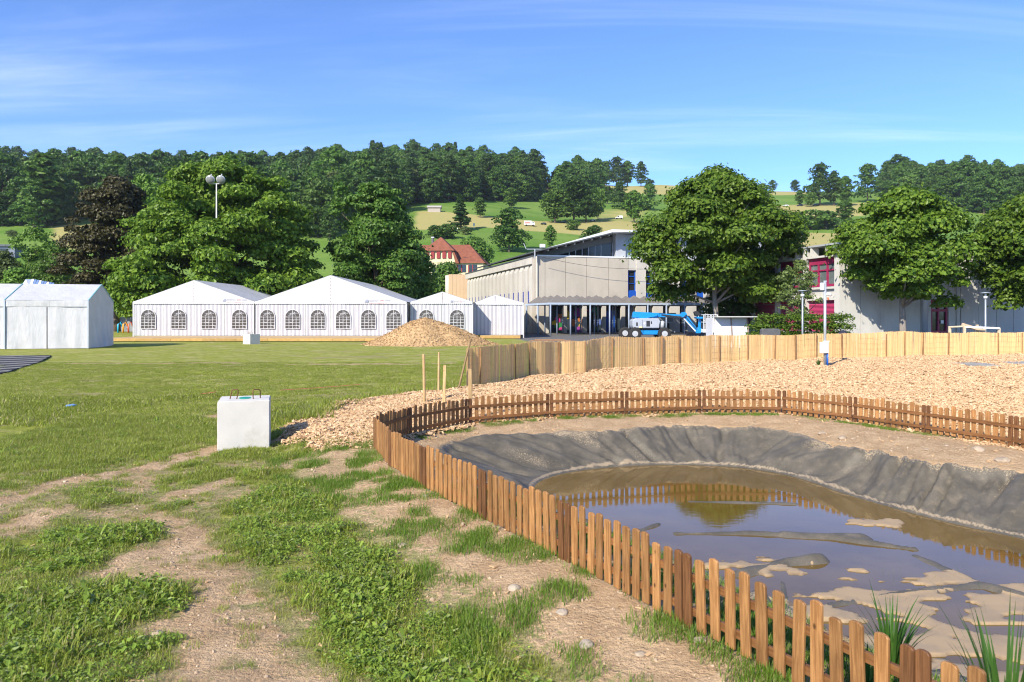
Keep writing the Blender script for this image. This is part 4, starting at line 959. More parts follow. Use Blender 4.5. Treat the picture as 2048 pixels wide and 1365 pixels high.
    MB().tube([(-.1, -.12, 0), (-.1, -.12, Hh)], .09, 10).build('downpipe', concl, e)
    # tilted roof storey
    def rz(x): return np.interp(x, [-.5, 8.7, 10.8, 31], [9.15, 11.45, 11.6, 12.9])
    y0 = -1.1
    MB().prism([(-.5, 9.15), (8.7, 11.45), (8.7, 11.6), (-.5, 9.30)], 'y', y0, 33).build('roof_slab', rooft, e); MB().prism([(8.5, 11.56), (11.3, 11.70), (11.3, 11.9), (8.5, 11.9)], 'y', y0 - .3, 33).build('roof_box', wht, e); MB().prism([(11.3, 11.68), (31, 12.9), (31, 13.1), (11.3, 11.88)], 'y', y0, 33).build('roof_slab', met, e)
    for i in range(8):
        x = .9 + i * 1.05; MB().hexa([(x, y0 + .1, rz(x) - .20), (x + .12, y0 + .1, rz(x + .12) - .20), (x + .12, 3, rz(x + .12) - .2), (x, 3, rz(x) - .2)], [(x, y0 + .1, rz(x) - .01), (x + .12, y0 + .1, rz(x + .12) - .01), (x + .12, 3, rz(x + .12) - .01), (x, 3, rz(x) - .01)]).build('rafter', roofu, e)
    edge = [2.9, 4.2, 5.0, 5.8, 6.6, 7.4, 8.15, 9.6]
    for a, b in zip(edge[:-1], edge[1:]):
        MB().hexa([(a + .03, 1.2, Hh), (b - .03, 1.2, Hh), (b - .03, 1.26, Hh), (a + .03, 1.26, Hh)], [(a + .03, 1.2, rz(a) - .95), (b - .03, 1.2, rz(b) - .95), (b - .03, 1.26, rz(b) - .95), (a + .03, 1.26, rz(a) - .95)]).build('window', dark, e)
        MB().box(b - .03, b + .03, 1.12, 1.28, Hh, rz(b) - .9).build('mullion', met, e)
    MB().hexa([(.3, 1.3, Hh - .1), (9.7, 1.3, Hh - .1), (9.7, 9, Hh - .1), (.3, 9, Hh - .1)], [(.3, 1.3, rz(.3)), (9.7, 1.3, rz(8.6) - .02), (9.7, 9, rz(8.6) - .02), (.3, 9, rz(.3))]).build('upper_wall', roofu, e)
    grey = pm('grey_cladding', (.44, .46, .50), .5, .05, 2, bump=0)
    MB().box(9.75, 11.0, .5, 9, Hh - .05, 11.6).build('upper_wall', grey, e); MB().box(13.3, 31, .5, 9, Hh - .05, 11.7).build('upper_wall', grey, e); MB().box(11.0, 13.3, .75, 9, 11.1, 11.62).build('upper_wall', grey, e)
    for a, b in ((11.05, 12.1), (12.2, 13.2)):
        w = MB().box(a, b, .8, .86, Hh, 11.1).build('window', pm('pale_glass', (.30, .36, .36), .1, .1, bump=0, spec=.7), e); MB().box(a, b, .74, .79, 10.4, 10.48).box(a, a + .07, .735, .795, Hh, 11.1).box(b - .07, b, .735, .795, Hh, 11.1).build('window_frame', met, w)
    # rooftop floodlight
    fl = empty('roof_floodlight', (2.55, 84.2, Hh + .16), UA, 'small floodlight bracket on the school roof corner', 'floodlight')
    MB().bar((0, 0, -.5), (0, 0, .55), .12).build('bracket_post', met, fl); MB().bar((-.9, 0, .55), (1.1, 0, .6), .08).build('cross_arm', met, fl); MB().box(.6, 1.2, -.2, .1, .75, 1.15).build('lamp_head', wht, fl, False, .03); MB().bar((-1.0, 0, .55), (-1.3, 0, 1.2), .07).build('stay', met, fl)
    # covered walkway
    steel = pm('blue_grey_steel', (.27, .33, .43), .45, .06, bump=0); mem = pm('roof_membrane', (.17, .155, .14), .85, .1, 1.5, bump=0); memd = pm('beam_blue', (.42, .50, .60), .45, .06, bump=0)
    x0, y0 = P(1101, 672); c = empty('covered_walkway', (x0, y0, 0), UA, 'covered walkway on slim blue-grey posts with small pyramid roofs', 'walkway'); q = 2.12; nx, ny = 9, 4; zt = 3.32
    for i in range(nx):
        for j in range(ny):
            a, b = i * q + .03, j * q + .03; MB().hexa([(a, b, zt), (a + q - .06, b, zt), (a + q - .06, b + q - .06, zt), (a, b + q - .06, zt)], [(a + q / 2 - .06, b + q / 2 - .06, zt + .80), (a + q / 2, b + q / 2 - .06, zt + .80), (a + q / 2, b + q / 2, zt + .80), (a + q / 2 - .06, b + q / 2, zt + .80)]).build('pyramid_roof', mem, c)
    for i in range(nx + 1):
        for j in (0, 2, 4): MB().tube([(i * q, j * q, 0), (i * q, j * q, zt - .2)], .085, 10).build('post', steel, c, True)
    for j in (0, 2, 4): MB().box(-.15, nx * q + .15, j * q - .08, j * q + .08, zt - .2, zt - .002).build('beam', memd, c)
    for i in (0, nx): MB().box(i * q - .08, i * q + .08, .08, 2 * q - .08, zt - .2, zt - .003).box(i * q - .08, i * q + .08, 2 * q + .08, 4 * q - .08, zt - .2, zt - .003).build('beam', memd, c)
    return concl, dark, met, wht
CONCL, DARK, METAL, WHITE = school()

def east_building():
    mag = pm('magenta_paint', (.30, .025, .085), .4, .08, bump=0); mags = pm('magenta_blind', (.42, .045, .13), .5, .08, bump=0); conc = pm('grey_concrete', (.54, .53, .49), .9, .08, .6, 14, .12, .02, dirt=(.47, .455, .42), stretch=(1, 1, .4)); glass = pm('window_glass', (.14, .17, .17), .06, .3, .5, bump=0, spec=.8)
    e = empty('classroom_building', (26.2, 60, 0), UA, 'pale concrete classroom building with magenta windows behind the maples', 'building'); Hh = 7.75
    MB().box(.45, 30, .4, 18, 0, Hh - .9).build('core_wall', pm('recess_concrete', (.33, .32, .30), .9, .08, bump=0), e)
    # side with two storeys of big windows
    MB().box(0, .6, -.0, .62, 0, Hh).build('corner_pier', conc, e)
    for i in range(4):
        s0 = .65 + i * 4.0; s1 = s0 + 3.5
        MB().box(.0, .5, s1 + .02, s1 + .48, 0, Hh - .02).build('pier', conc, e)
        w = MB().box(.40, .46, s0 + .02, s1, 4.5, 6.35).build('window', glass, e); f = MB()
        for z, h in ((4.42, .2), (5.72, .12), (6.28, .16)): f.box(.28, .395, s0 + .02, s1, z, z + h)
        for k in range(4): y = s0 + .02 + (s1 - s0 - .16) * k / 3; f.box(.275, .398, y, y + .14, 4.4, 6.42)
        f.build('window_frame', mag, w); MB().box(.3, .5, s0, s1 + .02, 6.44, 6.8).build('blind_box', mag, e)
        MB().box(-.05, .5, s0, s1 + .02, 4.2, 4.38).build('sill', conc, e); MB().box(.2, .5, s0, s1 + .02, 3.5, 4.19).build('spandrel', conc, e); MB().box(.0, .5, s0, s1 + .02, 3.28, 3.49).build('lintel', conc, e)
        b = MB()
        for k in range(22): z = .7 + k * .105; b.hexa([(.26, s0 + .03, z), (.32, s0 + .03, z + .085), (.32, s1 - .0, z + .085), (.26, s1, z)], [(.27, s0 + .03, z - .004), (.33, s0 + .03, z + .081), (.33, s1, z + .081), (.27, s1, z - .004)])
        b.build('blind', mags, e); MB().box(.34, .5, s0, s1, 0, .69).build('plinth', conc, e); MB().box(.28, .5, s0 + .02, s1, 3.05, 3.27).build('blind_box', mag, e)
        MB().box(.0, .5, s0, s1 + .02, 6.82, 6.98).build('lintel', conc, e)
        for k in range(2): MB().box(.0, .7, s0 + 1.65 * (k + .5) + .3 * k, s0 + 1.65 * (k + .5) + .3 * k + .22, 6.99, Hh - .02).build('roof_fin', conc, e)
    MB().box(-.08, .7, -.08, 17.5, Hh, Hh + .14).build('coping', METAL, e); MB().box(.72, 30, -.08, 17.5, Hh - .001, Hh + .12).build('roof', METAL, e)
    # front slabs
    xs = [.62, 2.0, 3.9, 5.8, 7.9]
    for a, b in zip(xs[:-1], xs[1:]): MB().box(a + .02, b - .02, .02, .4, 0, Hh - .01).build('concrete_slab', conc, e)
    MB().tube([(8.25, -.05, 0), (8.25, -.05, 7.2)], .24, 14).build('downpipe', METAL, e, True)
    MB().box(7.95, 9.0, .05, .4, 0, Hh - .02).build('concrete_slab', conc, e); MB().box(9.0, 10.7, .05, .4, 3.5, Hh - .02).build('concrete_slab', conc, e); MB().box(8.9, 10.8, -.12, .3, 3.38, 3.5).build('canopy', conc, e)
    w = MB().box(9.0, 10.7, .2, .26, .55, 3.38).build('window', DARK, e); f = MB()
    for x in (9.0, 9.72, 10.55): f.box(x, x + .15, .08, .195, .55, 3.38)
    for z in (.55, 2.35, 3.1): f.box(9.0, 10.7, .085, .19, z, z + .2)
    f.build('window_frame', mag, w); MB().box(10.0, 10.3, .06, .075, 1.35, 1.62).build('notice', WHITE, w)
    MB().box(8.6, 11.2, -.5, .04, .35, .5).build('ledge', conc, e); MB().box(8.9, 9.05, -.3, 0, 0, .35).box(10.6, 10.8, -.3, 0, 0, .35).build('ledge_foot', conc, e)
    for k in range(3): MB().box(10.75 + k * .42, 10.75 + k * .42 + .36, .0 + .06 * (k % 2), .4, 0, Hh - .02).build('concrete_slab', conc, e)
    x = 12.05
    while x < 29: MB().box(x + .02, x + 1.85, .02, .4, 0, Hh - .01).build('concrete_slab', conc, e); x += 1.87
east_building()

def house():
    d = 185.; cream = pm('cream_render', (.66, .56, .36), .9, .05, .6, bump=0); red = pm('red_shutter', (.26, .022, .025), .5, .1, bump=0); gl = DARK
    t = NT('clay_tiles'); o = t.obj(); br = t.n('ShaderNodeTexBrick'); br.inputs['Scale'].default_value = 3; t.t.links.new(t.vmap(o, (1, 1, 1)), br.inputs['Vector'])
    c = t.mix(t.rng(t.noise(1.2, 5, .7, o), .3, .7), (.19, .068, .042), (.27, .10, .062)); t.principled(t.scale(c, t.rng(t.noise(9, 4, .7, o), .3, .7, .8, 1.2, False)), .85, None, 0, .2); tile = t.m
    x0 = PX(800, d); z0 = 7.0; e = empty('red_roofed_house', (x0, d, z0), math.radians(-6), 'cream house with red hipped tile roof and red shutters at the foot of the hill', 'house')
    X = lambda px: PX(px, d) - x0
    Z = lambda py: PZ(py, d) - z0
    xr = X(968); ev, rg = Z(528), Z(487); dp = 11.
    MB().box(0, xr, 0, dp, 0, ev).build('wall', cream, e)
    oh = .55; m = MB(); m.v = [(-oh, -oh, ev), (xr + oh, -oh, ev), (xr + oh, dp + oh, ev), (-oh, dp + oh, ev), (4.2, dp / 2, rg), (xr - 4.2, dp / 2, rg)]; m.f = [(0, 1, 5, 4), (1, 2, 5), (2, 3, 4, 5), (3, 0, 4), (3, 2, 1, 0)]; roof = m.build('roof', tile, e)
    gx0, gx1 = X(852), X(909); ge, gp = Z(503), Z(474); gm = (gx0 + gx1) / 2
    MB().hexa([(gx0 - .9, -1.4, ev + .1), (gx1 + .9, -1.4, ev + .1), (gx1 + .9, 3, ev + .1), (gx0 - .9, 3, ev + .1)], [(gx0 + .2, -1.2, ge), (gx1 - .2, -1.2, ge), (gx1 - .2, 3, ge), (gx0 + .2, 3, ge)]).box(gx0 - .2, gx1 + .2, -1.3, .5, 0, ev + .1).build('projecting_wall', cream, e)
    m = MB(); m.v = [(gx0 - .5, -1.9, ge - .1), (gx1 + .5, -1.9, ge - .1), (gx1 + .5, 6, ge - .1), (gx0 - .5, 6, ge - .1), (gm, 1.5, gp), (gm, 4.5, gp)]; m.f = [(0, 1, 4), (1, 2, 5, 4), (2, 3, 5), (3, 0, 4, 5), (3, 2, 1, 0)]; m.build('roof', tile, e)
    for s_, xx in ((-1, gx0), (1, gx1)): MB().hexa([(xx + s_ * 1.6, -1.45, ev - .1), (xx + s_ * .7, -1.45, ev - .1), (xx + s_ * .7, 3, ev - .1), (xx + s_ * 1.6, 3, ev - .1)], [(xx + s_ * .25, -1.45, ge - .12), (xx - s_ * .15, -1.45, ge - .12), (xx - s_ * .15, 3, ge - .12), (xx + s_ * .25, 3, ge - .12)]).build('roof_skirt', tile, e)
    for k in range(5):
        xx = gx0 + (gx1 - gx0) * (k + .5) / 5; MB().box(xx - .42, xx + .42, -1.62, -1.5, Z(519), Z(505)).build('shutter', red, e)
    for px in (922, 930, 944, 952):
        xx = X(px); w = MB().box(xx - .5, xx + .5, -.06, .02, Z(546), Z(531)).build('window', gl, e); MB().box(xx - .75, xx - .5, -.1, -.02, Z(546), Z(531)).build('shutter', red, w)
    for k in range(4): xx = X(858 + 13 * k); w = MB().box(xx - .4, xx + .4, -1.38, -1.28, Z(549), Z(535)).build('window', gl, e)
    dx = X(932); MB().box(dx - 1, dx + 1, 1.2, 4, Z(523), Z(514)).build('dormer', tile, roof); MB().box(dx - .6, dx + .6, 1.12, 1.19, Z(522), Z(516)).build('window', gl, roof)
    MB().box(X(857), X(861), 4, 4.9, rg - 1, Z(473)).build('chimney', pm('chimney_grey', (.12, .12, .13), .8, .1, bump=0), roof); MB().box(X(856), X(862), 3.9, 5, Z(473), Z(471.5)).build('chimney_cap', WHITE, roof)
house()

def other_buildings():
    tan = pm('tan_panel', (.56, .40, .25), .8, .06, .5, bump=0); d = 126.
    e = empty('tan_hall', (PX(890, d), d, 0), math.radians(4), 'tan windowless hall with rounded edge behind the tents', 'building'); w = PX(943, d) - PX(890, d)
    n = 6
    for i in range(n): MB().box(.6 + (w - .6) * i / n + .01, .6 + (w - .6) * (i + 1) / n - .01, 0, 14, 3.6, PZ(549, d)).build('wall_panel', tan, e)
    MB().tube([(.62, .62, 3.6), (.62, .62, PZ(551, d))], .6, 14).build('rounded_edge', CONCL, e, True); MB().box(1.2, w, .5, 14, 0, 3.59).build('recessed_base', DARK, e); MB().box(1.0, w - .3, -.4, 3, 3.3, 3.55).build('canopy', WHITE, e)
    # grey shed behind the left trees, low dark roof at the far left, striped glass roof behind the plain tent
    g = pm('grey_shed', (.24, .25, .27), .7, .06, 1, bump=0); d = 92.; e = empty('grey_shed', (PX(205, d), d, 0), 0, 'grey panel shed seen under the trees between the tents', 'shed')
    for i in range(8): MB().box(i * .95, i * .95 + .93, 0, 5, 0, 3.3).build('wall_panel', g, e)
    MB().box(-.3, 7.9, -.3, 5.3, 3.3, 3.5).build('roof', METAL, e)
    x, y, z = hill_pt(5, 520); e = empty('flat_roofed_house', (x - 9, y, z - 3), .1, 'flat dark-roofed house among the trees at the left edge', 'house'); zt = PZ(489, y) - z + 3
    MB().box(0, 12, 0, 9, 0, zt - .6).build('wall', pm('blue_grey_wall', (.18, .20, .27), .7, .1, bump=0), e); MB().box(-.5, 12.6, -.5, 9.5, zt - .6, zt).build('roof', pm('dark_roof', (.09, .10, .14), .6, .1, bump=0), e); MB().box(1, 4, -.06, 0, zt - 2.4, zt - 1.2).build('window', DARK, e); MB().box(6, 10, -.06, 0, zt - 2.4, zt - 1.2).build('window', DARK, e)
    d = 60.; e = empty('striped_canopy', (PX(38, d), d, 0), math.radians(-8), 'white canopy with blue-striped roof peeping over the plain tent', 'canopy'); w = PX(112, d) - PX(38, d); zt = PZ(558, d); zl = zt - .75
    bl = pm('blue_sheet', (.16, .24, .42), .25, .08, bump=0, spec=.6)
    for i in range(9): MB().hexa([(.9 + i * (w - .9) / 9, 0, zl), (.9 + (i + .9) * (w - .9) / 9, 0, zl), (.1 + (i + .9) * (w - .9) / 9, 1.2, zt - .04 * i), (.1 + i * (w - .9) / 9, 1.2, zt - .04 * i)], [(.9 + i * (w - .9) / 9, 0, zl + .04), (.9 + (i + .9) * (w - .9) / 9, 0, zl + .04), (.1 + (i + .9) * (w - .9) / 9, 1.2, zt + .04 - .04 * i), (.1 + i * (w - .9) / 9, 1.2, zt + .04 - .04 * i)]).build('roof_strip', bl if i % 3 else WHITE, e)
    for x in (.2, w - .2):
        for y in (0, 1.2): MB().box(x - .05, x + .05, y - .05, y + .05, 0, zl).build('post', WHITE, e)
    MB().hexa([(.0, .1, zl), (.85, 0, zl), (.85, .05, zl), (0, .15, zl)], [(.05, .6, zt), (.12, 1.1, zt), (.12, 1.15, zt), (.05, .65, zt)]).build('end_gable', WHITE, e)
other_buildings()

def cable():
    m = pm('black_cable', (.05, .05, .05), .6, .05, bump=0); a = Vector((3.2, 84.2, 8.6)); b = Vector((15.2, 87.2, 7.4)); pts = [a.lerp(b, k / 12) - Vector((0, .35, 1.1 * math.sin(math.pi * k / 12) * .35)) for k in range(13)]
    tag(MB().tube(pts, .02, 5).build('overhead_cable', m), 'thin dark cable sagging across the school front', 'cable')
cable()
# ------------------------------------------------------------------ trees
def leaf_mat(name, c1, c2, trans=.3, rough=.45):
    t = NT(name); r = t.n('ShaderNodeNewGeometry').outputs['Random Per Island']; oi = t.n('ShaderNodeObjectInfo').outputs['Random']
    c = t.mix(r, c1, c2); c = t.scale(c, t.rng(oi, 0, 1, .72, 1.28, False))
    p = t.n('ShaderNodeBsdfPrincipled'); t.put(p.inputs['Base Color'], c); p.inputs['Roughness'].default_value = rough; p.inputs['Specular IOR Level'].default_value = .3
    tr = t.n('ShaderNodeBsdfTranslucent'); t.put(tr.inputs[0], t.scale(c, 1.2)); ms = t.n('ShaderNodeMixShader'); ms.inputs[0].default_value = trans
    t.t.links.new(p.outputs[0], ms.inputs[1]); t.t.links.new(tr.outputs[0], ms.inputs[2]); t.t.links.new(ms.outputs[0], t.out.inputs[0]); return t.m
LM = dict(maple=leaf_mat('maple_leaf', (.050, .115, .010), (.190, .295, .030), .34), dark=leaf_mat('dark_leaf', (.030, .080, .018), (.075, .145, .030)), copper=leaf_mat('copper_leaf', (.048, .046, .016), (.115, .102, .034), .2), oak=leaf_mat('oak_leaf', (.048, .125, .016), (.130, .235, .036)),
          pale=leaf_mat('pale_leaf', (.080, .170, .022), (.165, .285, .044)), hill1=leaf_mat('hill_leaf', (.035, .095, .016), (.095, .175, .030)), hill2=leaf_mat('hill_leaf_pale', (.060, .130, .020), (.140, .235, .038)), olive=leaf_mat('olive_leaf', (.085, .13, .034), (.16, .21, .06)))
BARK = pm('bark', (.13, .10, .075), .95, .3, 4, 22, .6, .03, stretch=(1, 1, .25)); BARKG = pm('grey_bark', (.25, .22, .19), .95, .2, 4, 22, .4, .02, stretch=(1, 1, .3))
def leaves(c, nrm, size, g, mat, name='crown'):
    """folded rhombic leaves at centres c facing nrm"""
    n = len(c); nrm = nrm / (np.linalg.norm(nrm, axis=1, keepdims=True) + 1e-9)
    r = g.normal(size=(n, 3)); u = np.cross(nrm, r); u /= np.linalg.norm(u, axis=1, keepdims=True) + 1e-9; w = np.cross(nrm, u)
    s = (size * g.uniform(.6, 1.4, n))[:, None]; fold = nrm * s * .18
    v = np.stack([c - u * s * .55, c + w * s * .42 + fold, c + u * s * .6, c - w * s * .42 + fold], 1).reshape(-1, 3)
    b = np.arange(n)[:, None] * 4
    f = np.concatenate([b + np.array([[0, 1, 2]]), b + np.array([[0, 2, 3]])], 1).reshape(-1, 3)
    return mesh_np(name, v, f, mat)
def crown_pts(g, lobes, per, jit=.4, up=.35, inner=.3):
    C = []; N_ = []; tot = sum(l[3] * l[4] for l in lobes)
    for (x, y, z, rx, ry, rz) in lobes:
        k = max(6, int(per * rx * ry / tot)); d = g.normal(size=(k, 3)); d /= np.linalg.norm(d, axis=1, keepdims=True)
        d[:, 2] = np.where(d[:, 2] < -.35, -d[:, 2] * .6, d[:, 2])
        rad = 1 - inner * g.random(k) ** 1.8; rad *= 1 + .12 * g.normal(size=k); rad = np.where(g.random(k) < .07, rad * g.uniform(1.1, 1.5, k), rad)
        C.append(np.array([x, y, z]) + d * rad[:, None] * np.array([rx, ry, rz])); N_.append(d + np.array([0, 0, up]) + jit * g.normal(size=(k, 3)))
    return np.concatenate(C), np.concatenate(N_)
def lobes_for(g, shape, W_, Ht, z0, n, lr):
    """lobe ellipsoids filling a crown; shape maps height 0..1 to half width 0..1"""
    L = []
    for i in range(n):
        f = (i + .5) / n; h = f ** .9; a = i * 2.39996 + g.uniform(-.4, .4); hw = shape(h) * W_ / 2
        rr = hw * (1 if g.random() < .74 else g.uniform(.2, .7)) * g.uniform(.70, 1.06)
        k = lr * g.uniform(.7, 1.35) * (.6 + .4 * shape(h)); rr = max(0, rr - k * .7)
        if g.random() < .14: rr = rr * 1.12 + k * .35; k *= .55
        L.append((math.cos(a) * rr, math.sin(a) * rr, z0 + Ht * h * .94 + .02 * Ht, k, k, k * g.uniform(.5, .72)))
    return L
def trunk_mesh(g, lobes, z0, r, mat, nl=9, fork=.3, top=.75, lean=(0, 0)):
    m = MB(); H_ = max(l[2] for l in lobes) * top; pts = []; k = 8
    for i in range(k + 1):
        f = i / k; pts.append((lean[0] * f + .1 * r * math.sin(i * 1.7), lean[1] * f + .12 * r * math.cos(i * 2.1), -.3 + (H_ + .3) * f))
    m.tube(pts, [r * (1.35 if i == 0 else 1.0) * (1 - .8 * i / k) for i in range(k + 1)], 9)
    ids = g.permutation(len(lobes))[:nl]
    for i in ids:
        x, y, z = lobes[i][:3]; f = min(.95, max(fork, (z - 2.2) / H_ * .72)); b = Vector((lean[0] * f, lean[1] * f, H_ * f)); t_ = Vector((x, y, z)); md = b.lerp(t_, .5) + Vector((0, 0, .06 * (t_ - b).length))
        rr = r * (1 - .8 * f) * .55; m.tube([b, md, b.lerp(t_, .92)], [rr, rr * .65, rr * .22], 6)
    return m.mesh('trunk', mat, True)
def tree(name, label, loc, W_, Ht, z0, nl, lr, nleaf, size, mat, shape, tr, seed, group=None, bark=None, lean=(0, 0), limbs=10, fork=.3, jit=.4, extra=None, inner=.3, clear=None):
    g = np.random.default_rng(seed); L = lobes_for(g, shape, W_, Ht - z0, z0, nl, lr) + (extra or [])
    if clear: L = [l for l in L if not clear(*l)]
    e = empty(name, loc, 0, label, 'tree', group); link('trunk', trunk_mesh(g, L, z0, tr, bark or BARK, limbs, fork, .78, lean), e)
    c, n = crown_pts(g, L, nleaf, jit, inner=inner); link('crown', leaves(c, n, size, g, mat), e); return e
dome = lambda h: max(.06, (1 - min(1, h) ** 2.4) ** .45)
round_ = lambda h: max(.12, math.sqrt(max(0, 1 - (2 * h - .95) ** 2)))
cone = lambda h: max(.08, (1 - h) ** .75 * min(1, h * 5 + .5))
oval = lambda h: max(.12, math.sin(math.pi * min(1, (h * .92 + .08))) ** .6)
col_ = lambda h: max(.2, math.sin(math.pi * min(1, h * .85 + .15)) ** .35)
def build_trees():
    # big left maple, copper beech, oak
    d = 84.; tree('maple_tree', 'huge dome-shaped green maple behind the striped tents', (PX(447, d), d, 0), (655 - 238) / F * d * .98, PZ(317, d), 1.4, 250, 1.8, 120000, .36, LM['maple'], dome, .5, 21, limbs=14, clear=lambda x, y, z, a, b, c: abs(x - 1.6) < 2.6 and y < -3.2 and z > 12.2, extra=[(1.74 + .5 * math.sin(z * 2), -8.6, z, 1.9, 1.7, 1.25) for z in (3.2, 5., 6.8, 8.6, 10.2)] + [(x, -7.6 + .03 * x * x, 3.4 + .5 * math.sin(x), 2.0, 1.8, 1.3) for x in (-8.5, -6, -3.5, -1, 1.5, 4, 6.5, 8.8)])
    d = 92.; tree('copper_beech_tree', 'dark copper-leaved tree left of the huge maple', (PX(232, d), d, 0), 205 / F * d, PZ(352, d), 2.2, 100, 1.7, 46000, .34, LM['copper'], dome, .45, 22, limbs=10)
    d = 88.; tree('oak_tree', 'upright dark green oak between the huge maple and the red-roofed house', (PX(752, d), d, 0), 190 / F * d, PZ(362, d), 1.5, 95, 1.6, 52000, .32, LM['oak'], col_, .42, 23, limbs=12, extra=[(-4.2, 0, 16.5, .9, .9, 1.6), (-4.4, 0, 14.5, 1.1, 1.1, 1.4), (3.9, 0, 9, 1.4, 1.3, 1.2)])
    # maples in front of the schools
    d = 67.; tree('maple_tree', 'broad bright green maple in front of the school, right of the walkway', (PX(1434, d), d, 0), 318 / F * d, PZ(344, d), 3.2, 76, 1.8, 66000, .29, LM['maple'], lambda h: max(.15, math.sin(math.pi * min(1, h * .80 + .2)) ** .55), .30, 24, bark=BARKG, lean=(-.5, 0), fork=.28, limbs=14, extra=[(-4.6, -1, 5.2, 1.3, 1.2, .8), (5.6, 0, 5.0, 1.3, 1.2, .8)])
    d = 58.; tree('maple_tree', 'round-crowned maple before the magenta-windowed building', (PX(1805, d), d, 0), 278 / F * d, PZ(384, d), 3.1, 50, 1.65, 40000, .26, LM['maple'], round_, .28, 25, bark=BARKG, fork=.3, limbs=12, extra=[(3.2, -.5, 2.9, 1.0, 1.0, .7)])
    d = 58.; tree('maple_tree', 'maple cut off by the right edge of the picture', (PX(2062, d), d, 0), 235 / F * d, PZ(392, d), 2.8, 60, 1.55, 38000, .26, LM['maple'], round_, .28, 26, bark=BARKG, extra=[(-2.3, -.6, 2.8, .9, .9, .9)])
    d = 54.; tree('birch_tree', 'thin drooping tree between the two school buildings', (PX(1598, d), d, 0), 95 / F * d, PZ(520, d), 1.8, 34, .55, 3600, .15, LM['olive'], oval, .12, 27, limbs=12, jit=.9, inner=.9)
    d = 72.; tree('yew_tree', 'dark bushy yew behind the broad maple trunk', (PX(1455, d), d, 0), 120 / F * d, PZ(560, d), .6, 30, 1.0, 7000, .22, LM['dark'], oval, .25, 28)
    # smaller trees at the left and behind the tents
    for i, (px, top, w, d, mt, sh, lab) in enumerate(((70, 452, 150, 105, 'pale', dome, 'fresh green tree below the meadow at the left'), (8, 500, 90, 98, 'olive', oval, 'yellowish tree at the left edge above the plain tent'), (120, 492, 110, 99, 'pale', oval, 'leafy tree directly left of the copper beech'),
                                                     (290, 340, 130, 120, 'pale', dome, 'pale green treetop showing behind the copper beech'), (35, 540, 90, 92, 'pale', dome, 'low bushy tree just above the plain tent roof'), (842, 505, 84, 100, 'oak', dome, 'small tree below the red-roofed house, beside the oak'), (893, 528, 80, 142, 'oak', dome, 'round bushy tree before the red-roofed house'), (946, 478, 80, 205, 'hill2', oval, 'tree standing right behind the red-roofed house'), (700, 500, 80, 110, 'hill1', oval, 'dark tree in the gap between maple and oak'))):
        z = max(0, float(hill(np.array([PX(px, d)]), np.array([d]))[0])) - .2
        tree('broadleaf_tree', lab, (PX(px, d), d, z), w / F * d, PZ(top, d) - z, 1.2, 60, 1.3 * d / 100, 9000, .30 * d / 100, LM[mt], sh, .3, 40 + i)
    # low hedge behind the reed fence
    g = np.random.default_rng(77); x0, x1, d = PX(1492, 45), PX(1702, 45), 45.; e = empty('hedge', ((x0 + x1) / 2, d, 0), 0, 'leafy green hedge behind the reed fence before the classroom building', 'hedge'); L = []
    for k in range(46):
        f = (k + .5) / 46; x = (f - .5) * (x1 - x0 - .7); tp = 1.75 + .45 * math.sin(f * 7 + .6) * f + .35 * (f > .35) * (f < .72)
        for zz_ in np.arange(.3, tp, .5): L.append((x + g.uniform(-.2, .2), g.uniform(-.5, .5), zz_, .42, .42, .36))
    c, n = crown_pts(g, L, 13000, .55); link('foliage', leaves(c, n, .11, g, LM['maple'], 'foliage'), e)
    m = MB()
    for k in range(9): X = (k / 8 - .5) * (x1 - x0 - 1); m.tube([(X, 0, 0), (X + .1, 0, 1.3)], [.04, .015], 6)
    m.build('stems', BARK, e)
build_trees()

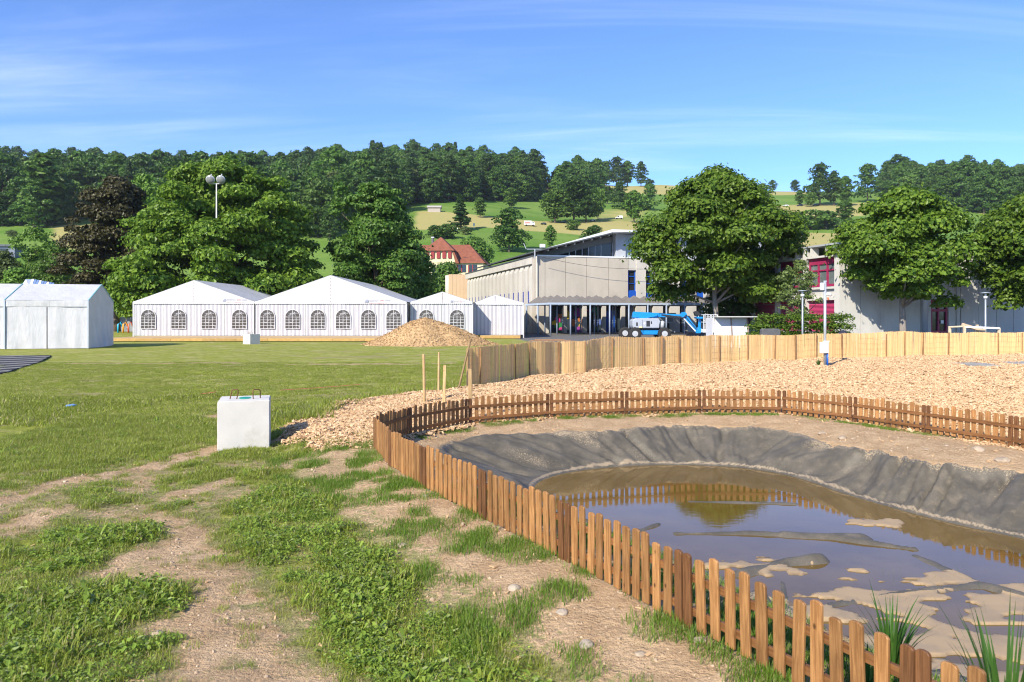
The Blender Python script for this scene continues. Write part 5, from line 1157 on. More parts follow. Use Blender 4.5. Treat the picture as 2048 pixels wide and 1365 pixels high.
# ------------------------------------------------------------------ hillside: single trees, bushes, and the forest mass
def proto_tree(seed, W_, Ht, z0, nl, lr, nleaf, size, mat, shape):
    g = np.random.default_rng(seed); L = lobes_for(g, shape, W_, Ht - z0, z0, nl, lr); c, n = crown_pts(g, L, nleaf, .6, inner=.25)
    return leaves(c, n, size, g, mat), trunk_mesh(g, L, z0, .35, BARK, 5, .3)
def join_mesh(crown, trunk):
    import bmesh
    me = crown.copy(); bm = bmesh.new(); bm.from_mesh(me); n0 = len(bm.faces); bm.from_mesh(trunk); bm.faces.ensure_lookup_table(); me.materials.append(BARK)
    for f in bm.faces[n0:]: f.material_index = 1
    bm.to_mesh(me); bm.free(); return me
def build_hill():
    shp = [dome, oval, round_, oval, dome, cone, col_, round_]
    mats = ['hill1', 'hill1', 'hill2', 'oak', 'hill1', 'dark', 'hill2', 'hill1']
    FR = [proto_tree(260 + i, (15, 14, 17, 13, 16, 9, 15)[i], (19, 22, 18, 20, 23, 25, 17)[i], .6, 60, (2.1, 1.9, 2.3, 1.8, 2.1, 1.3, 2.0)[i], 4200, .85, LM[('hill1', 'oak', 'hill2', 'hill1', 'hill1', 'dark', 'olive')[i]], (dome, oval, round_, oval, dome, cone, dome)[i]) for i in range(7)]
    PR = [proto_tree(200 + i, (13, 11, 12, 10, 15, 8, 6, 12)[i], (18, 20, 16, 17, 19, 22, 20, 15)[i], 2.2, 46, (2.2, 1.9, 2.0, 1.8, 2.3, 1.2, 1.2, 2.0)[i], 2600, .85, LM[mats[i]], shp[i]) for i in range(8)]
    BU = [proto_tree(230 + i, 6 + i, 4.5, .2, 16, 1.3, 900, .55, LM[('hill1', 'hill2', 'olive')[i]], dome) for i in range(3)]
    def put(k, px, py, hpx, lab, wf=1.0, bush=False):
        x, y, z = hill_pt(px, py); cr, tr = (BU if bush else PR)[k]; H0 = 4.6 if bush else (18, 20, 16, 17, 19, 22, 20, 15)[k]; s = hpx / F * y / H0 * 1.18
        e = empty('hill_bush' if bush else 'hill_tree', (x, y, z - .3), px * .37, lab, 'bush' if bush else 'tree', 'trees and bushes on the hillside'); e.scale = (s * wf, s * wf, s)
        link('trunk', tr, e); link('crown', cr, e)
    T = [(5, 921, 461, 62, 'broad pointed tree on the meadow above the red-roofed house', 1.9), (3, 960, 436, 36, 'small round tree on the upper meadow right of the pointed one', 1.2), (0, 1018, 505, 76, 'dark spreading old tree on the green slope left of the school roof', 1.35), (2, 1022, 417, 36, 'bright round tree at the top of the meadow', 1.2), (3, 1101, 497, 40, 'ivy-clad tree on the mown field above the school corner', 1.0),
         (7, 1190, 478, 24, 'low round tree behind the school roof', 1.5), (2, 1110, 447, 60, 'pale tree at the left of the dark clump by the road', 1.2), (4, 1148, 445, 78, 'large dark tree in the clump above the road', 1.3), (0, 1172, 444, 66, 'dark tree in the middle of the clump above the road', 1.1), (2, 1196, 440, 56, 'slim yellow-green tree at the right of the clump', .7),
         (3, 1268, 446, 56, 'leafy tree left of the broad maple top', 1.2), (0, 1240, 412, 42, 'tree in the hedge below the dry ridge field', 1.2), (7, 1215, 408, 30, 'round tree at the left end of the ridge hedge', 1.3), (3, 1300, 405, 32, 'rounded tree in the hedge near the broad maple', 1.4),
         (4, 1212, 372, 42, 'leftmost tree of the clump on the skyline', 1.1), (0, 1233, 373, 50, 'tallest tree of the skyline clump', 1.1), (3, 1255, 373, 44, 'pale tree in the skyline clump', 1.2), (1, 1282, 374, 44, 'ragged tree at the right end of the skyline clump', 1.0), (7, 1298, 379, 18, 'small round tree beside the skyline clump', 1.4),
         (2, 1524, 418, 44, 'grey-green tree right of the broad maple on the hill', 1.2), (1, 1545, 382, 20, 'small tree on the skyline right of the broad maple', 1.6), (1, 1590, 385, 22, 'low skyline tree above the dry field', 1.6), (0, 1640, 412, 72, 'tall dark tree on the right part of the ridge', 1.0), (1, 1668, 412, 60, 'tree beside the tall dark ridge tree', 1.0), (3, 1690, 413, 52, 'full tree in the ridge row above parked cars', 1.1), (4, 1735, 405, 66, 'round tree standing out on the skyline at the right', 1.0), (3, 1600, 412, 28, 'small tree at the left end of the ridge row', 1.2), (2, 1620, 414, 26, 'pale tree low in the ridge row', 1.2),
         (6, 86, 455, 128, 'tall poplar before the left forest', 1.6), (2, 135, 440, 46, 'round tree at the meadow edge by the poplar', 1.0), (1, 660, 490, 70, 'slender tree left of the oak on the slope', .9), (3, 1690, 448, 40, 'leafy tree at the field edge before the ridge row', 1.5), (5, 490, 330, 34, 'lone spruce tip on the left skyline', .8), (5, 610, 332, 30, 'spruce tip on the skyline above the maple', .7)]
    for k, px, py, h, lab, wf in T: put(k, px, py, h, lab, wf)
    B = [(0, 870, 476, 22, 'olive bush on the meadow left above the house', 1.5), (1, 890, 478, 26, 'round bush right above the house chimney', 1.4), (2, 930, 470, 15, 'pale shrub at the foot of the pointed tree', 1.0), (1, 1146, 461, 18, 'small bush by the road below the dark clump', 1.2), (0, 1182, 478, 20, 'bush touching the tilted school roof', 1.3), (1, 1530, 456, 24, 'bush at the left end of the field hedge', 1.6), (0, 1560, 457, 30, 'second bush in the field hedge', 1.5), (0, 1590, 458, 28, 'third bush in the field hedge', 1.5), (1, 1622, 459, 34, 'fourth bush in the field hedge', 1.5), (0, 1652, 458, 30, 'bush at the right end of the field hedge', 1.5), (2, 24, 474, 12, 'small bush in the left meadow gap', 1.2), (0, 1255, 420, 22, 'bush under the ridge hedge trees', 1.8), (1, 1285, 420, 24, 'bush near the van on the hill', 1.6)]
    for k, px, py, h, lab, wf in B: put(k, px, py, h, lab, wf, True)
    # the wood: one mass
    g = np.random.default_rng(5); n = 16000; r = 180 + 640 * g.random(n) ** .8; th = np.radians(g.uniform(-41, 41, n)); x = r * np.sin(th); y = r * np.cos(th); px = 1024 + 1500 * x / y
    z = hill(x, y); py = HY - (z - CZ) * F / y; nn = (fbm(x / 40, y / 40, 3, 99) - .5)
    lim = np.interp(px, [-200, 0, 60, 120, 170, 260, 450, 640, 700, 800, 900, 1000, 1080, 1110, 1200, 1300, 1700, 1745, 1790, 1880, 2050, 2300], [446, 452, 462, 456, 430, 445, 480, 470, 450, 418, 408, 408, 404, 402, 400, 362, 362, 366, 405, 415, 430, 435])
    ok = (py < lim + nn * 22) & (r < 800)
    dry = (px > 1070) & (px < 1110) & (py > 372)
    ok &= ~dry
    ok &= ~((px > 1195) & (px < 1720)) & ~((px > 1085) & (px < 1200) & (py < 386))
    x, y, z, r = x[ok], y[ok], z[ok], r[ok]
    # thin to a spacing of about 7 m
    key = {}; keep = []
    for i in range(len(x)):
        q = (int(x[i] // 9), int(y[i] // 9))
        if q not in key: key[q] = 1; keep.append(i)
    keep = np.array(keep); x, y, z = x[keep], y[keep], z[keep]; n = len(x)
    rot = np.zeros((n, 3)); rot[:, 2] = g.uniform(0, 6.28, n)
    protos = [join_mesh(*p) for p in FR]; k = g.choice(7, n, p=[.22, .18, .16, .18, .19, .03, .04])
    scatter('forest', np.stack([x, y, z - .5], 1), rot, g.uniform(.85, 1.1, n) * (1 + .45 * g.random(n) ** 2), k, protos, 'dense broadleaf forest covering the hill and its skyline', 'forest')
    print('forest', n)
build_hill()
# ------------------------------------------------------------------ wood chip heap
def heap():
    cx_, cy_ = PX(852, 51.5), 51.5; rx, ry, h = 4.7, 2.9, 1.80; n = 90; m = 40
    A, B = np.meshgrid(np.linspace(0, 2 * math.pi, n, endpoint=False), np.linspace(0, 1, m), indexing='ij')
    def hz(a, b): 
        q = .6 * (.5 + .5 * np.cos(np.pi * b)) + .4 * (1 - b ** 1.6)
        return h * q
    rr_ = B * (1 + .08 * np.sin(A * 3 + 1) + .05 * np.sin(A * 7)); x = rr_ * np.cos(A) * rx; y = rr_ * np.sin(A) * ry
    z = hz(A, B) + (fbm(x * .9, y * .9, 4, 8) - .5) * .30 * (1 - B) ** .4 + (fbm(x * 5, y * 5, 3, 9) - .5) * .09; z = z - .05
    e = empty('wood_chip_heap', (cx_, cy_, 0), 0, 'big heap of brown wood chips in front of the tents', 'heap')
    mt = pm('heap_base', (.47, .31, .155), .95, .25, 6, 30, .6, .04, irand=0)
    v = np.stack([x, y, z], -1).reshape(-1, 3); link('body', mesh_np('body', v, grid_faces(n, m, True), mt, True), e)
    # loose chips on its surface, joined
    g = np.random.default_rng(4); k = 11000; a = g.uniform(0, 6.283, k); b = np.sqrt(g.random(k)); i = (a / 6.2832 * n).astype(int) % n; j = np.minimum((b * (m - 1)).astype(int), m - 1)
    p = np.stack([x[i, j], y[i, j], z[i, j]], 1) + g.normal(0, .05, (k, 3)) * (1, 1, .3)
    nr = np.stack([x[i, j] / rx ** 2 * 1.6, y[i, j] / ry ** 2 * 1.6, np.full(k, .7)], 1) + .55 * g.normal(size=(k, 3))
    t = NT('heap_chip'); r = t.n('ShaderNodeNewGeometry').outputs['Random Per Island']; c = t.mix(r, (.33, .205, .095), (.66, .46, .25)); c = t.mix(t.rng(r, .06, .0), c, (.10, .065, .03)); t.principled(c, .9, None, 0, .15)
    s = leaves(p, nr, .085, g, t.m, 'loose_chips'); o = link('loose_chips', s, e); o['kind'] = 'stuff'
heap()

# ------------------------------------------------------------------ lamps, masts, boxes
def lamps():
    galv = pm('galvanised_steel', (.46, .50, .53), .4, .08, 3, bump=0, metal=.4); wht = pm('lamp_white', (.60, .61, .62), .35, .05, bump=0); gls = pm('lamp_glass', (.20, .21, .21), .15, .1, bump=0, spec=.7); blue = pm('blue_tube', (.01, .12, .55), .4, .08, bump=0)
    box_m = pm('box_grey', (.62, .64, .65), .5, .05, 2, bump=0); orange = pm('orange_band', (.65, .16, .08), .5, .05, bump=0)
    # post with distribution box
    x, y = P(1650, 736); z = Hp(x, y); e = empty('camera_post', (x, y, z), 0, 'grey pole with white box, blue tube and lamp head in the wood chips', 'pole'); h = PZ(563, y) - z
    MB().tube([(0, 0, -.1), (0, 0, h)], .052, 14).build('pole', galv, e, True); MB().box(-.24, .08, -.16, -.055, .52, .95).build('distribution_box', box_m, e, False, .012); MB().box(-.10, .12, -.13, -.054, .95, 1.0).build('box_lid', wht, e)
    MB().tube([(.065, -.07, 0), (.065, -.07, .56)], .035, 10).build('blue_tube', blue, e, True); MB().box(-.20, -.05, -.10, .02, h - .35, h - .06).build('sensor_box', box_m, e, False, .02)
    MB().tube([(.03, 0, h - .50), (.16, -.04, h - .50), (.21, -.08, h - .56)], [.05, .075, .04], 10).build('camera_head', wht, e, True); MB().tube([(.10, 0, h - .62), (.13, -.02, h - .72)], .035, 8).build('signal_band', orange, e, True); MB().bar((-.06, 0, h), (.06, 0, h), .05).build('cap', galv, e)
    # park lamps
    for px, d, pyt, lab in ((1605, 41.5, 581, 'slim park lamp before the hedge'), (1971, 41.5, 585, 'slim park lamp with disc hood before the shaded wall at the right')):
        x = PX(px, d); h = PZ(pyt, d); e = empty('park_lamp', (x, d, 0), 0, lab, 'street lamp', 'park lamps behind the reed fence')
        MB().tube([(0, 0, 0), (0, 0, h - .35)], [.055, .042], 12).build('pole', galv, e, True); MB().tube([(0, 0, h - .35), (0, 0, h - .22)], .10, 14).build('lamp_glass', wht, e, True); MB().tube([(0, 0, h - .22), (0, 0, h - .05)], .055, 10).build('neck', galv, e, True); MB().tube([(0, 0, h - .05), (0, 0, h - .03), (0, 0, h)], [.27, .27, .06], 20).build('hood', galv, e, True)
    # floodlight mast
    d = 77.6; x = PX(433, d); h = PZ(368, d); e = empty('floodlight_mast', (x, d, 0), 0, 'white mast with two round floodlights in front of the huge maple', 'floodlight')
    MB().tube([(0, 0, 0), (0, 0, h)], [.12, .06], 12).build('mast', wht, e, True); MB().bar((-.62, 0, h), (.62, 0, h), .07).build('cross_arm', wht, e)
    for s_ in (-1, 1):
        X = s_ * .54; b = MB().tube([(X, .16, h + .62), (X, .05, h + .52), (X, -.12, h + .44), (X, -.3, h + .36)], [.12, .30, .42, .45], 18).build('lamp_housing', wht, e, True); MB().tube([(X, -.30, h + .36), (X, -.325, h + .35)], [.42, .41], 18).build('lamp_glass', gls, b, True); MB().box(X - .12, X + .12, -.1, .1, h + .02, h + .16).build('ballast_box', wht, e); MB().tube([(X, .0, h + .9), (X, .02, h + 1.0)], .06, 8).build('cap', wht, e)
lamps()

# ------------------------------------------------------------------ boom lift
def boom_lift():
    blue = pm('lift_blue', (.01, .24, .62), .35, .06, bump=0, spec=.5); grey = pm('lift_grey', (.38, .41, .46), .4, .05, 1.5, bump=0); tyre = pm('tyre', (.025, .025, .025), .85, .2, 8, bump=.3); rim_ = pm('rim', (.42, .44, .46), .4, .08, bump=0); dk = pm('lift_dark', (.03, .03, .035), .5, .1, bump=0); wht = pm('lift_white', (.72, .74, .76), .4, .05, bump=0); yel = pm('label_yellow', (.70, .62, .30), .5, .05, bump=0)
    d = 63.; x0 = PX(1300, d); e = empty('boom_lift', (x0, d, 0), 0, 'blue and grey articulated boom lift parked behind the reed fence', 'boom lift'); s = F / d
    X = lambda px: (px - 1300) / s
    Z = lambda py: PZ(py, d)
    for px in (1266, 1324):
        for y in (-.95, .95):
            pxx = px - 13 if y > 0 and px < 1300 else px; w = MB().tube([(X(pxx), y - .19, .52), (X(pxx), y - .14, .52), (X(pxx), y + .14, .52), (X(pxx), y + .19, .52)], [.42, .52, .52, .42], 22).build('wheel', tyre, e); MB().tube([(X(pxx), y - .215, .52), (X(pxx), y - .12, .52)], [.24, .24], 16).build('rim', rim_, w); MB().tube([(X(pxx), y - .24, .52), (X(pxx), y - .2, .52)], [.1, .1], 10).build('hub', rim_, w)
            t = MB()
            for k in range(16):
                a = k * math.pi / 8; c_, s_ = math.cos(a), math.sin(a); t.bar((X(pxx) + .52 * c_, y - .17, .52 + .52 * s_), (X(pxx) + .52 * c_, y + .17, .52 + .52 * s_), .07, .05, (c_, 0, s_))
            t.build('tread', tyre, w)
    MB().box(X(1262), X(1330), -.72, .72, .42, .78).build('chassis', blue, e, False, .04); MB().box(X(1280), X(1312), -.5, .5, .78, .95).build('turntable', dk, e)
    b = MB().prism([(X(1264), .97), (X(1315), .97), (X(1315), 1.2), (X(1317), Z(643)), (X(1314), Z(637)), (X(1268), Z(637)), (X(1262), Z(641)), (X(1262), 1.15)], 'y', -.85, .85).build('counterweight_body', grey, e, False, .05)
    MB().box(X(1289), X(1296), -.875, -.845, Z(653), Z(642)).build('control_panel', dk, b); MB().box(X(1298), X(1300), -.87, -.846, Z(648), Z(643)).build('vent', dk, b); MB().box(X(1275), X(1281), -.87, -.846, Z(656), Z(653)).build('label_plate', yel, b); MB().box(X(1270), X(1275), -.87, -.846, Z(660), Z(657)).build('vent', dk, b); MB().box(X(1269), X(1272), -.87, -.846, Z(652), Z(645)).build('vent', dk, b); MB().box(X(1284), X(1287), -.868, -.846, Z(649), Z(645)).build('label_plate', wht, b); MB().box(X(1281.5), X(1282), -.86, -.846, Z(664), Z(640)).build('seam', dk, b)
    MB().prism([(X(1264), Z(636)), (X(1314), Z(636)), (X(1314), Z(629)), (X(1290), Z(630)), (X(1266), Z(625))], 'y', -.35, .35).build('lower_arm', blue, e, False, .03); MB().bar((X(1266), -.0, Z(628)), (X(1318), -.0, Z(631)), .42, .36).build('main_boom', blue, e, False, .03); MB().bar((X(1276), -.42, Z(637)), (X(1312), -.42, Z(630)), .12, .2).build('lift_cylinder', blue, e)
    MB().bar((X(1314), 0, Z(631)), (X(1364), 0, Z(633)), .34, .30).build('main_boom', blue, e, False, .02); MB().bar((X(1322), -.2, Z(630)), (X(1362), -.2, Z(635)), .06, .1).build('hydraulic_hose', dk, e); MB().bar((X(1330), -.19, Z(633)), (X(1360), -.19, Z(634.5)), .04, .14).build('inner_boom', dk, e)
    MB().tube([(X(1367), -.22, Z(630)), (X(1367), .22, Z(630))], .24, 14).build('boom_knuckle', blue, e); MB().tube([(X(1352), -.25, Z(632)), (X(1358), -.28, Z(637)), (X(1365), -.28, Z(636)), (X(1372), -.25, Z(630))], .035, 6).build('hydraulic_hose', dk, e, True)
    MB().bar((X(1368), 0, Z(630)), (X(1394), 0, Z(664)), .26, .30).build('jib', blue, e, False, .02); MB().bar((X(1366), -.18, Z(637)), (X(1390), -.18, Z(663)), .07, .09).build('jib_cylinder', wht, e); MB().bar((X(1370), -.16, Z(634)), (X(1392), -.16, Z(659)), .05, .06).build('hydraulic_hose', dk, e)
    MB().prism([(X(1391), Z(667)), (X(1400), Z(667)), (X(1402), Z(657)), (X(1396), Z(655))], 'y', -.25, .25).build('basket_mount', blue, e, False, .02); MB().bar((X(1398), 0, Z(660)), (X(1400), 0, Z(636)), .14, .2).build('mount_post', blue, e)
    MB().prism([(X(1390), Z(634)), (X(1403), Z(634)), (X(1403), Z(638)), (X(1392), Z(638))], 'y', -.5, .5).build('control_console', blue, e, False, .03); MB().prism([(X(1387), Z(624)), (X(1394), Z(622)), (X(1403), Z(631)), (X(1390), Z(633))], 'y', -.25, .25).build('console_cover', dk, e, False, .05)
    bk = MB(); xa, xb, ya, yb, z0, z1 = X(1402), X(1429), -.9, .9, Z(664), Z(630)
    for zz_ in (z0 + .2, (z0 + z1) / 2 + .1, z1):
        bk.bar((xa, ya, zz_), (xb, ya, zz_), .05); bk.bar((xb, ya, zz_), (xb, yb, zz_), .05); bk.bar((xb, yb, zz_), (xa, yb, zz_), .05); bk.bar((xa, yb, zz_), (xa, ya, zz_), .05)
    for x in (xa, xa + (xb - xa) * .5, xa + (xb - xa) * .72, xb):
        for y in (ya, yb): bk.bar((x, y, z0), (x, y, z1), .05)
    bk.build('basket_rail', wht, e); MB().box(xa - .05, xb + .02, ya - .04, yb + .04, z0 - .05, z0 + .22).build('basket_floor', wht, e, False, .02)
    MB().tube([(X(1322), -.6, .95), (X(1322), -.6, 1.55)], .17, 12).build('fluid_tank', rim_, e, True)
boom_lift()

# ------------------------------------------------------------------ white booth, timber, odds and ends behind the reed fence
def odds():
    pan = pm('white_panel', (.62, .62, .65), .6, .05, .8, bump=0); roofm = pm('booth_roof', (.50, .50, .47), .7, .08, bump=0); fr = pm('booth_frame', (.26, .20, .17), .8, .1, bump=0)
    d = 47.; x0 = PX(1432, d); e = empty('white_booth', (x0, d, 0), 0, 'white panelled booth with flat roof behind the reed fence', 'booth'); s = F / d; X = lambda px: (px - 1432) / s; Z = lambda py: PZ(py, d)
    MB().hexa([(X(1427), 0, 0), (X(1465), 0, 0), (X(1465), .05, 0), (X(1427), .05, 0)], [(X(1434), .5, Z(635)), (X(1465.5), .5, Z(635)), (X(1465.5), .55, Z(635)), (X(1434), .55, Z(635))]).build('front_panel', pan, e)
    MB().hexa([(X(1466), 0, 0), (X(1497), 0, 0), (X(1497), .05, 0), (X(1466), .05, 0)], [(X(1466.5), .5, Z(635)), (X(1499), .5, Z(635)), (X(1499), .55, Z(635)), (X(1466.5), .55, Z(635))]).build('front_panel', pan, e)
    MB().bar((X(1465.5), -.02, 0), (X(1466), .48, Z(635)), .07).build('corner_post', fr, e); MB().bar((X(1498), -.02, 0), (X(1499), .48, Z(635)), .09).build('corner_post', fr, e); MB().box(X(1427.5), X(1428.5), .3, 1.9, 0, Z(636)).build('side_panel', pan, e); MB().box(X(1498), X(1499), .6, 1.9, 0, Z(636)).build('side_panel', pan, e)
    MB().box(X(1431), X(1523), -.35, 2.1, Z(635), Z(633)).build('roof', roofm, e)
    # stacked boards on the asphalt
    wd = wood_mat('brown_board', (.22, .11, .05), (.34, .19, .10), ax='x'); wd2 = wood_mat('grey_board', (.16, .13, .10), (.25, .2, .15), ax='x'); d = 57.
    e = empty('timber_stack', (PX(1054, d), d, 0), math.radians(-3), 'low stack of long brown boards at the edge of the asphalt', 'timber stack')
    for i in range(7): L = 3.4 - .3 * (i // 3) + .2 * (i % 2); MB().box(.1 * i, L, (i % 3) * .24, (i % 3) * .24 + .2, .06 + .055 * (i // 3), .06 + .055 * (i // 3) + .045).build('board', wd if i % 4 else wd2, e, False, 0, None, (0, 0, .03 * ((i * 7) % 3 - 1)))
    for x in (.4, 2.6): MB().box(x, x + .1, 0, .75, 0, .058).build('bearer', wd2, e)
    # timber frame at the right
    pale = wood_mat('pale_board', (.55, .42, .27), (.66, .53, .36), ax='x'); d = 40.5; X = lambda px: PX(px, d); Z = lambda py: PZ(py, d)
    e = empty('timber_rack', (X(1922), d, 0), 0, 'unfinished timber rack with a white rail behind the reed fence at the right', 'timber rack'); x0 = X(1922)
    for px, top, y in ((1922, 654, 1.0), (1930, 653, 0), (1967, 650, .5), (1999, 656, 0), (1994, 656, 1.0)): MB().box(X(px) - x0 - .06, X(px) - x0 + .06, y, y + .1, 0, Z(top)).build('post', pale, e)
    MB().bar((X(1931) - x0, -.03, Z(654)), (X(1998) - x0, -.03, Z(657)), .05, .10).build('rail', WHITE, e); MB().bar((X(1921) - x0, 1.1, Z(655)), (X(1932) - x0, .1, Z(653)), .07, .08).build('rail', pale, e); MB().bar((X(1931) - x0, .3, Z(649)), (X(1977) - x0, .3, Z(663)), .1, .14).build('brace', pale, e); MB().bar((X(1934) - x0, .4, Z(653)), (X(1972) - x0, .4, Z(662)), .08, .1).build('brace', pale, e)
    # black stone block, closed umbrella, bench board
    blk = pm('dark_stone', (.10, .10, .105), .7, .15, 4, bump=.2); d = 42.; o = MB().prism([(-.55, 0), (.55, 0), (.52, 1.22), (.42, 1.28), (-.42, 1.28), (-.52, 1.22)], 'y', -.2, .2).build('dark_bin', blk, None, False, .03); o.location = (PX(1540, d), d, 0); tag(o, 'dark rounded box standing before the hedge, above the reed fence', 'box')
    d = 41.; e = empty('barbecue_cover', (PX(1686, d), d, 0), 0, 'black covered round object at the right end of the hedge', 'cover'); MB().tube([(0, 0, .0), (0, 0, .7), (0, 0, .98), (0, 0, 1.14), (0, 0, 1.22)], [.42, .44, .34, .16, .03], 12).build('cover', pm('black_cover', (.03, .03, .045), .5, .2, bump=0), e); MB().tube([(0, 0, 1.2), (0, 0, 1.27)], .025, 6).build('handle', METAL, e)
    # notice board and bench against the school, pallet
    d = 80.; e = empty('notice_board', (PX(1346, d), d + 4, 0), UA, 'white notice board on the school wall behind the boom lift', 'notice board'); z0 = PZ(646, d + 4); MB().box(-1.3, 1.3, -.05, .02, z0, z0 + 1.1).build('board', WHITE, e); MB().box(-.1, .9, -.07, -.052, z0 + .1, z0 + .6).build('sheet', pm('grey_print', (.35, .38, .42), .6, .2, 3, bump=0), e); MB().box(-1.2, -1.1, -.02, .06, 0, z0).box(1.1, 1.2, -.02, .06, 0, z0).build('leg', METAL, e)
    wdp = wood_mat('pallet_wood', (.35, .22, .10), (.48, .32, .16), ax='x'); d = 72.; e = empty('pallet', (PX(1340, d), d, 0), 0, 'wooden pallet on the yard behind the boom lift', 'pallet')
    for i in range(5): MB().box(0, 1.2, i * .2, i * .2 + .14, .12, .145).build('slat', wdp, e)
    for i in range(3): MB().box(.53 * i, .53 * i + .12, 0, .94, 0, .118).build('block', wdp, e)
    # toy colours under the left trees
    d = 86.; e = empty('play_equipment', (PX(236, d), d, 0), 0, 'colourful play equipment under the trees between the tents', 'playground')
    for i, c in enumerate(((.02, .35, .6), (.7, .3, .02), (.6, .12, .05))): MB().tube([(i * .6, 0, 0), (i * .6, 0, 1.0), (i * .6 + .3, 0, 1.3), (i * .6 + .5, 0, .8)], .10, 8).build('tube', pm('play_paint', c, .4, .05, bump=0), e, True)
    # overhead wire from school corner
    # paved patch in the chips
    pv = pm('paver', (.30, .29, .27), .9, .12, 4, 30, .2, orand=.18); e = empty('paved_patch', (PX(1990, 29.5), 29.4, 0), math.radians(8), 'grey paved patch showing through the chips at the right edge', 'paving')
    zz_ = Hp(PX(2000, 29.5), 29.5) + .055; e.location.z = zz_; k = 0
    me = MB().box(0, .58, 0, .38, -.1, .0).mesh('paver', pv, False, .012)
    for i in range(8):
        for j in range(6):
            if i + 7 - 1.6 * j > -1 and not (i < 2 and j in (0, 5)) and not (i < 1): link('paver', me, e, (-1.9 + i * .62 + (.3 if j % 2 else 0), -1.1 + j * .42, random.uniform(-.006, .006)))
odds()

# ------------------------------------------------------------------ vehicles on the hill road
def vehicle(kind, px, py, lpx, col, lab, flip=False):
    x, y, z = hill_pt(px, py); L = lpx / F * y; e = empty(kind, (x, y, z), math.pi if flip else 0, lab, 'van' if kind == 'white_van' else ('truck' if kind == 'box_truck' else 'car'), 'vehicles on the hill road')
    paint = pm('vehicle_paint', col, .3, .03, bump=0, spec=.6); tyre = pm('vehicle_tyre', (.02, .02, .02), .8, .1, bump=0); w = .9
    if kind == 'box_truck':
        h = L * .48; MB().box(-L / 2, L * .2, -w, w, .55, h).build('cargo_box', paint, e, False, .05); MB().prism([(L * .21, .5), (L * .5, .5), (L * .5, h * .45), (L * .40, h * .8), (L * .21, h * .82)], 'y', -w * .95, w * .95).build('cab', paint, e, False, .05); MB().box(L * .26, L * .38, -w * .97, -w * .9, h * .5, h * .72).build('window', DARK, e); MB().box(-L * .45, L * .05, -w - .012, -w - .004, h * .45, h * .75).build('side_print', pm('red_print', (.6, .2, .18), .5, .4, 3, bump=0), e)
    else:
        h = L * (.44 if kind == 'white_van' else .33); prof = [(-L / 2, .35), (L / 2, .35), (L / 2, h * .45), (L * .33, h * .55), (L * .18, h), (-L * .46, h), (-L / 2, h * .6)] if kind == 'white_van' else [(-L / 2, .35), (L / 2, .35), (L / 2, h * .5), (L * .28, h * .6), (L * .12, h), (-L * .28, h), (-L * .46, h * .65)]
        MB().prism(prof, 'y', -w, w).build('body', paint, e, False, .06); MB().prism([(L * .29, h * .6), (L * .16, h * .92), (L * .02, h * .92), (L * .02, h * .6)], 'y', -w - .015, w + .015).build('window', DARK, e)
        if kind != 'white_van': MB().prism([(L * -.02, h * .6), (L * -.02, h * .92), (-L * .25, h * .92), (-L * .38, h * .65)], 'y', -w - .015, w + .015).build('window', DARK, e)
    for xx in (-L * .3, L * .32):
        for y_ in (-w, w): MB().tube([(xx, y_ - .1, .34), (xx, y_ + .1, .34)], .34, 12).build('wheel', tyre, e)
vehicle('box_truck', 1059, 453, 22, (.78, .78, .77), 'white box truck on the hill road above the meadow')
vehicle('white_van', 1238, 439, 15, (.75, .75, .75), 'white van on the hill road near the broad maple', True)
vehicle('parked_car', 1087, 450, 12, (.03, .045, .09), 'dark blue car at the left of the road clump', True)
vehicle('parked_car', 1125, 447, 12, (.03, .035, .06), 'dark car in the shade of the road clump', True)
vehicle('parked_car', 1185, 444, 12, (.55, .56, .58), 'silver car on the road right of the clump', True)
vehicle('parked_car', 1571, 414, 12, (.75, .75, .75), 'white car parked below the ridge row', True)
vehicle('parked_car', 1600, 413, 12, (.03, .05, .14), 'dark blue car parked below the ridge row', True)
vehicle('parked_car', 1632, 412, 12, (.03, .03, .04), 'black car parked under the ridge trees', True)
def signs():
    st = pm('sign_white', (.7, .7, .68), .5, .05, bump=0)
    for px, py, h, lab in ((948, 459, 12, 'white road sign on the meadow right of the pointed tree'), (914, 463, 6, 'small white marker at the foot of the pointed tree')):
        x, y, z = hill_pt(px, py); hh = h / F * y; e = empty('road_sign', (x, y, z), 0, lab, 'sign'); MB().bar((0, 0, 0), (0, 0, hh), .1).build('pole', METAL, e); MB().box(-.35, .35, -.06, -.02, hh * .55, hh).build('plate', st, e)
    x, y, z = hill_pt(868, 425); e = empty('hay_shed', (x, y, z), 0, 'small pale shed at the forest edge above the meadow', 'shed'); MB().box(-3, 3, 0, 4, 0, 2.2).build('wall', pm('shed_wood', (.40, .36, .32), .9, .1, bump=0), e); MB().prism([(-.6, 2.2), (4.6, 2.2), (2, 3.4)], 'x', -3.4, 3.4).build('roof', pm('shed_roof', (.42, .39, .36), .9, .1, bump=0), e)
signs()

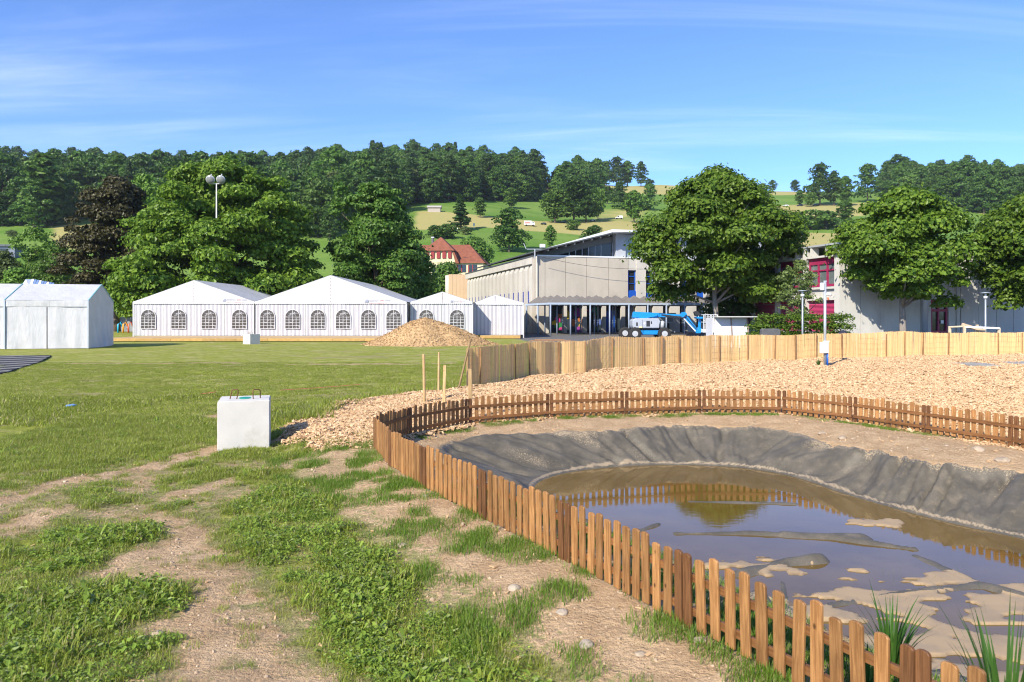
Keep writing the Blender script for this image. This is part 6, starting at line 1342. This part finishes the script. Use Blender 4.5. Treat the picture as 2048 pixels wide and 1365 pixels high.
# ------------------------------------------------------------------ water plants by the near fence
def plant(loc, n, hgt, spread, wd, lab, seed, mat):
    g = np.random.default_rng(seed); e = empty('water_plant', loc, 0, lab, 'plant', 'water plants at the pond edge')
    for i in range(n):
        a = g.uniform(0, 6.28); d = np.array([math.cos(a), math.sin(a), 0]); s_ = np.array([-d[1], d[0], 0]); h = hgt * g.uniform(.55, 1.08); L = spread * g.uniform(.15, 1.); w = wd * g.uniform(.7, 1.2); b0 = d * g.uniform(0, .05); Vs = []; Fs = []; bend = g.uniform(.8, 1.25)
        for k in range(9):
            f = k / 8; p = b0 + d * L * f ** 1.8 + np.array([0, 0, h * (f - .28 * bend * (L / spread) * f ** 3)]); ww = w * (math.sin(min(1, f * 1.1 + .25) * math.pi) ** .6 if f < .98 else .05); fold = np.array([0, 0, -.25 * ww])
            Vs += [p - s_ * ww, p + fold, p + s_ * ww]
            if k: b = len(Vs) - 6; Fs += [(b, b + 1, b + 4, b + 3), (b + 1, b + 2, b + 5, b + 4)]
        link('leaf', mesh_np('leaf', Vs, Fs, mat, True), e)
pmat = blade_mat('reed_leaf', (.035, .10, .016), (.075, .17, .028), (.3, .3, .1), .05, .3)
plant((2.20, 4.35, -.12), 56, .74, .42, .009, 'bushy green reed plant behind the near pickets', 8, pmat)
plant((2.16, 3.28, -.06), 52, 1.12, .45, .011, 'tall blurred reed plant at the right bottom corner', 9, pmat)
plant((1.88, 4.0, -.04), 20, .40, .26, .010, 'small green plant close to the picket foot', 10, pmat)
x_, y_ = P(1643, 737); plant((x_ - .12, y_, Hp(x_, y_)), 26, .42, .2, .02, 'leafy weed at the foot of the grey pole', 11, blade_mat('pole_weed', (.03, .08, .012), (.06, .14, .02), (.2, .2, .06), .03, .3))

# ------------------------------------------------------------------ the air
def haze():
    m = bpy.data.materials.new('haze_air'); m.use_nodes = True; n = m.node_tree.nodes; n.clear(); o = n.new('ShaderNodeOutputMaterial'); v = n.new('ShaderNodeVolumePrincipled')
    v.inputs['Color'].default_value = (.80, .88, 1, 1); v.inputs['Density'].default_value = .00009; v.inputs['Anisotropy'].default_value = .1
    m.node_tree.links.new(v.outputs[0], o.inputs['Volume'])
    tag(MB().box(-1750, 1750, -1750, 1750, -4, 190).build('haze', m), 'thin bluish summer haze over the valley and hill', 'haze', kind='stuff')
haze()
